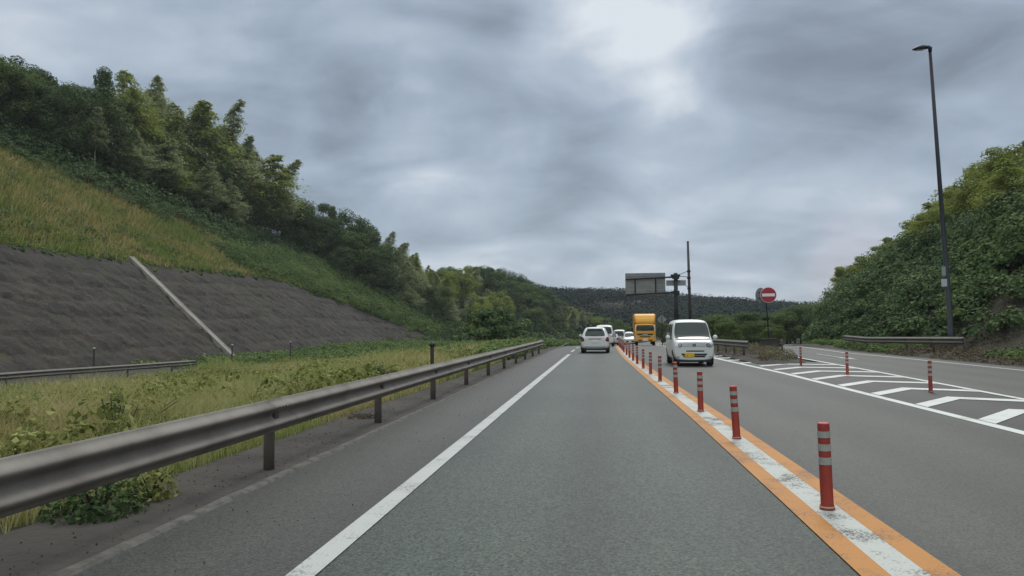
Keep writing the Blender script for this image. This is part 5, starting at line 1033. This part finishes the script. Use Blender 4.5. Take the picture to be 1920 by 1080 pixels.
for sx in (-1, 1):
    vw = 'left' if sx < 0 else 'right'
    t.patch('pillar', [(sx*.97, 1.38), (sx*.90, 1.38), (sx*.86, 2.02), (sx*.93, 2.02)], M['sign_white'], 'front', .010, 3, 8)
    t.patch('side_window', [(.25, 1.36), (1.1, 1.36), (1.05, 1.95), (.35, 1.95)], M['glass'], vw, .008, 8, 6)
    hl = t.patch('headlight', [(sx*.94, .74), (sx*.62, .74), (sx*.64, .90), (sx*.94, .92)], M['lamp_glass'], 'front', .010, 6, 4)
    m_ = MB(); m_.box(sx*1.22-.09, sx*1.22+.09, -.12, -.04, 1.30, 1.72); mo = m_.build('mirror', M['black'], tk, bevel=.02)
    a_ = MB(); a_.tube([(sx*.95, .1, 1.85), (sx*1.2, -.07, 1.80), (sx*1.22, -.07, 1.30), (sx*.98, .1, 1.25)], .016, 6); a_.build('mirror_arm', M['black'], mo)
t.patch('grille', [(-.70, 1.0), (.70, 1.0), (.80, 1.16), (-.80, 1.16)], M['black'], 'front', .010, 10, 3)
t.patch('emblem', [(-.24, 1.045), (.24, 1.045), (.24, 1.10), (-.24, 1.10)], M['chrome'], 'front', .018, 6, 2)
t.patch('trim', [(-.5, .80), (.5, .80), (.5, .90), (-.5, .90)], M['black'], 'front', .010, 8, 2)
b = MB(); b.box(-1.03, 1.03, -.16, .3, .40, .70); bp = b.build('bumper', M['yellow'], tk, bevel=.035)
for sx in (-1, 1): MB().box(sx*.5-.16, sx*.5+.16, -.172, -.158, .46, .56).build('fog_lamp', M['black'], bp)
p = MB(); p.box(-.22, .22, -.185, -.165, .47, .69); p.build('number_plate', M['plate_w'], tk)
b = MB(); b.box(-1.08, 1.08, 1.85, 7.4, .98, 3.06); b.build('cargo_box', M['yellow'], tk, bevel=.04)
df = MB()
sec = [(.18, 2.16, 2.30, .86), (.30, 2.16, 2.55, .92), (.62, 2.18, 2.92, 1.0), (1.0, 2.20, 3.05, 1.03), (1.78, 2.2, 3.09, 1.05)]
for y, z0, z1, wx in sec: df.v += [(-wx, y, z0), (-wx, y, z1-.10), (-wx+.10, y, z1), (wx-.10, y, z1), (wx, y, z1-.10), (wx, y, z0)]
for i in range(4):
    for k in range(6): df.f.append((i*6+k, i*6+(k+1)%6, i*6+6+(k+1)%6, i*6+6+k))
df.f += [tuple(range(6)), tuple(range(24, 30))]; df.build('wind_deflector', M['yellow'], tk, bevel=.02)
b = MB(); b.box(-.45, .45, .6, 7.2, .55, .95); b.build('chassis', M['black'], tk)
b = MB()
for sx in (-1, 1): b.box(sx*1.0-.02, sx*1.0+.02, 2.9, 5.2, .45, .9)
b.build('side_guard', M['cargrey'], tk)
for y in (.75, 5.6):
    for sx in (-1, 1):
        wr = empty('wheel'); wr.parent = tk; x0, x1 = sx*.68, sx*.95
        q = MB(); q.tube([(x0, y, .4), (x0+sx*.02, y, .4), (x1-sx*.04, y, .4), (x1, y, .4)], [.37, .40, .40, .36], 26); q.build('tyre', M['tyre'], wr)
        q = MB(); q.tube([(x1-sx*.03, y, .4), (x1+sx*.006, y, .4)], .22, 18); q.build('rim', M['rim'], wr)
for q in C.objects:
    if q.type == 'MESH' and not q.data.materials: print('nomat', q.name)

# ------------------------------------------------------------------ air
hz = MB(); hz.box(-700, 900, -60, 700, -4.5, 48); ho = hz.build('haze', bpy.data.materials.new('haze')); prop(ho, kind='stuff')
hm = ho.data.materials[0]; hm.use_nodes = True; t_ = hm.node_tree; t_.nodes.clear()
pv = t_.nodes.new('ShaderNodeVolumePrincipled'); pv.inputs['Density'].default_value = .0002; pv.inputs['Color'].default_value = (.86, .90, .95, 1); pv.inputs['Anisotropy'].default_value = .2
om = t_.nodes.new('ShaderNodeOutputMaterial'); t_.links.new(pv.outputs[0], om.inputs['Volume'])
S.cycles.volume_bounces = 1
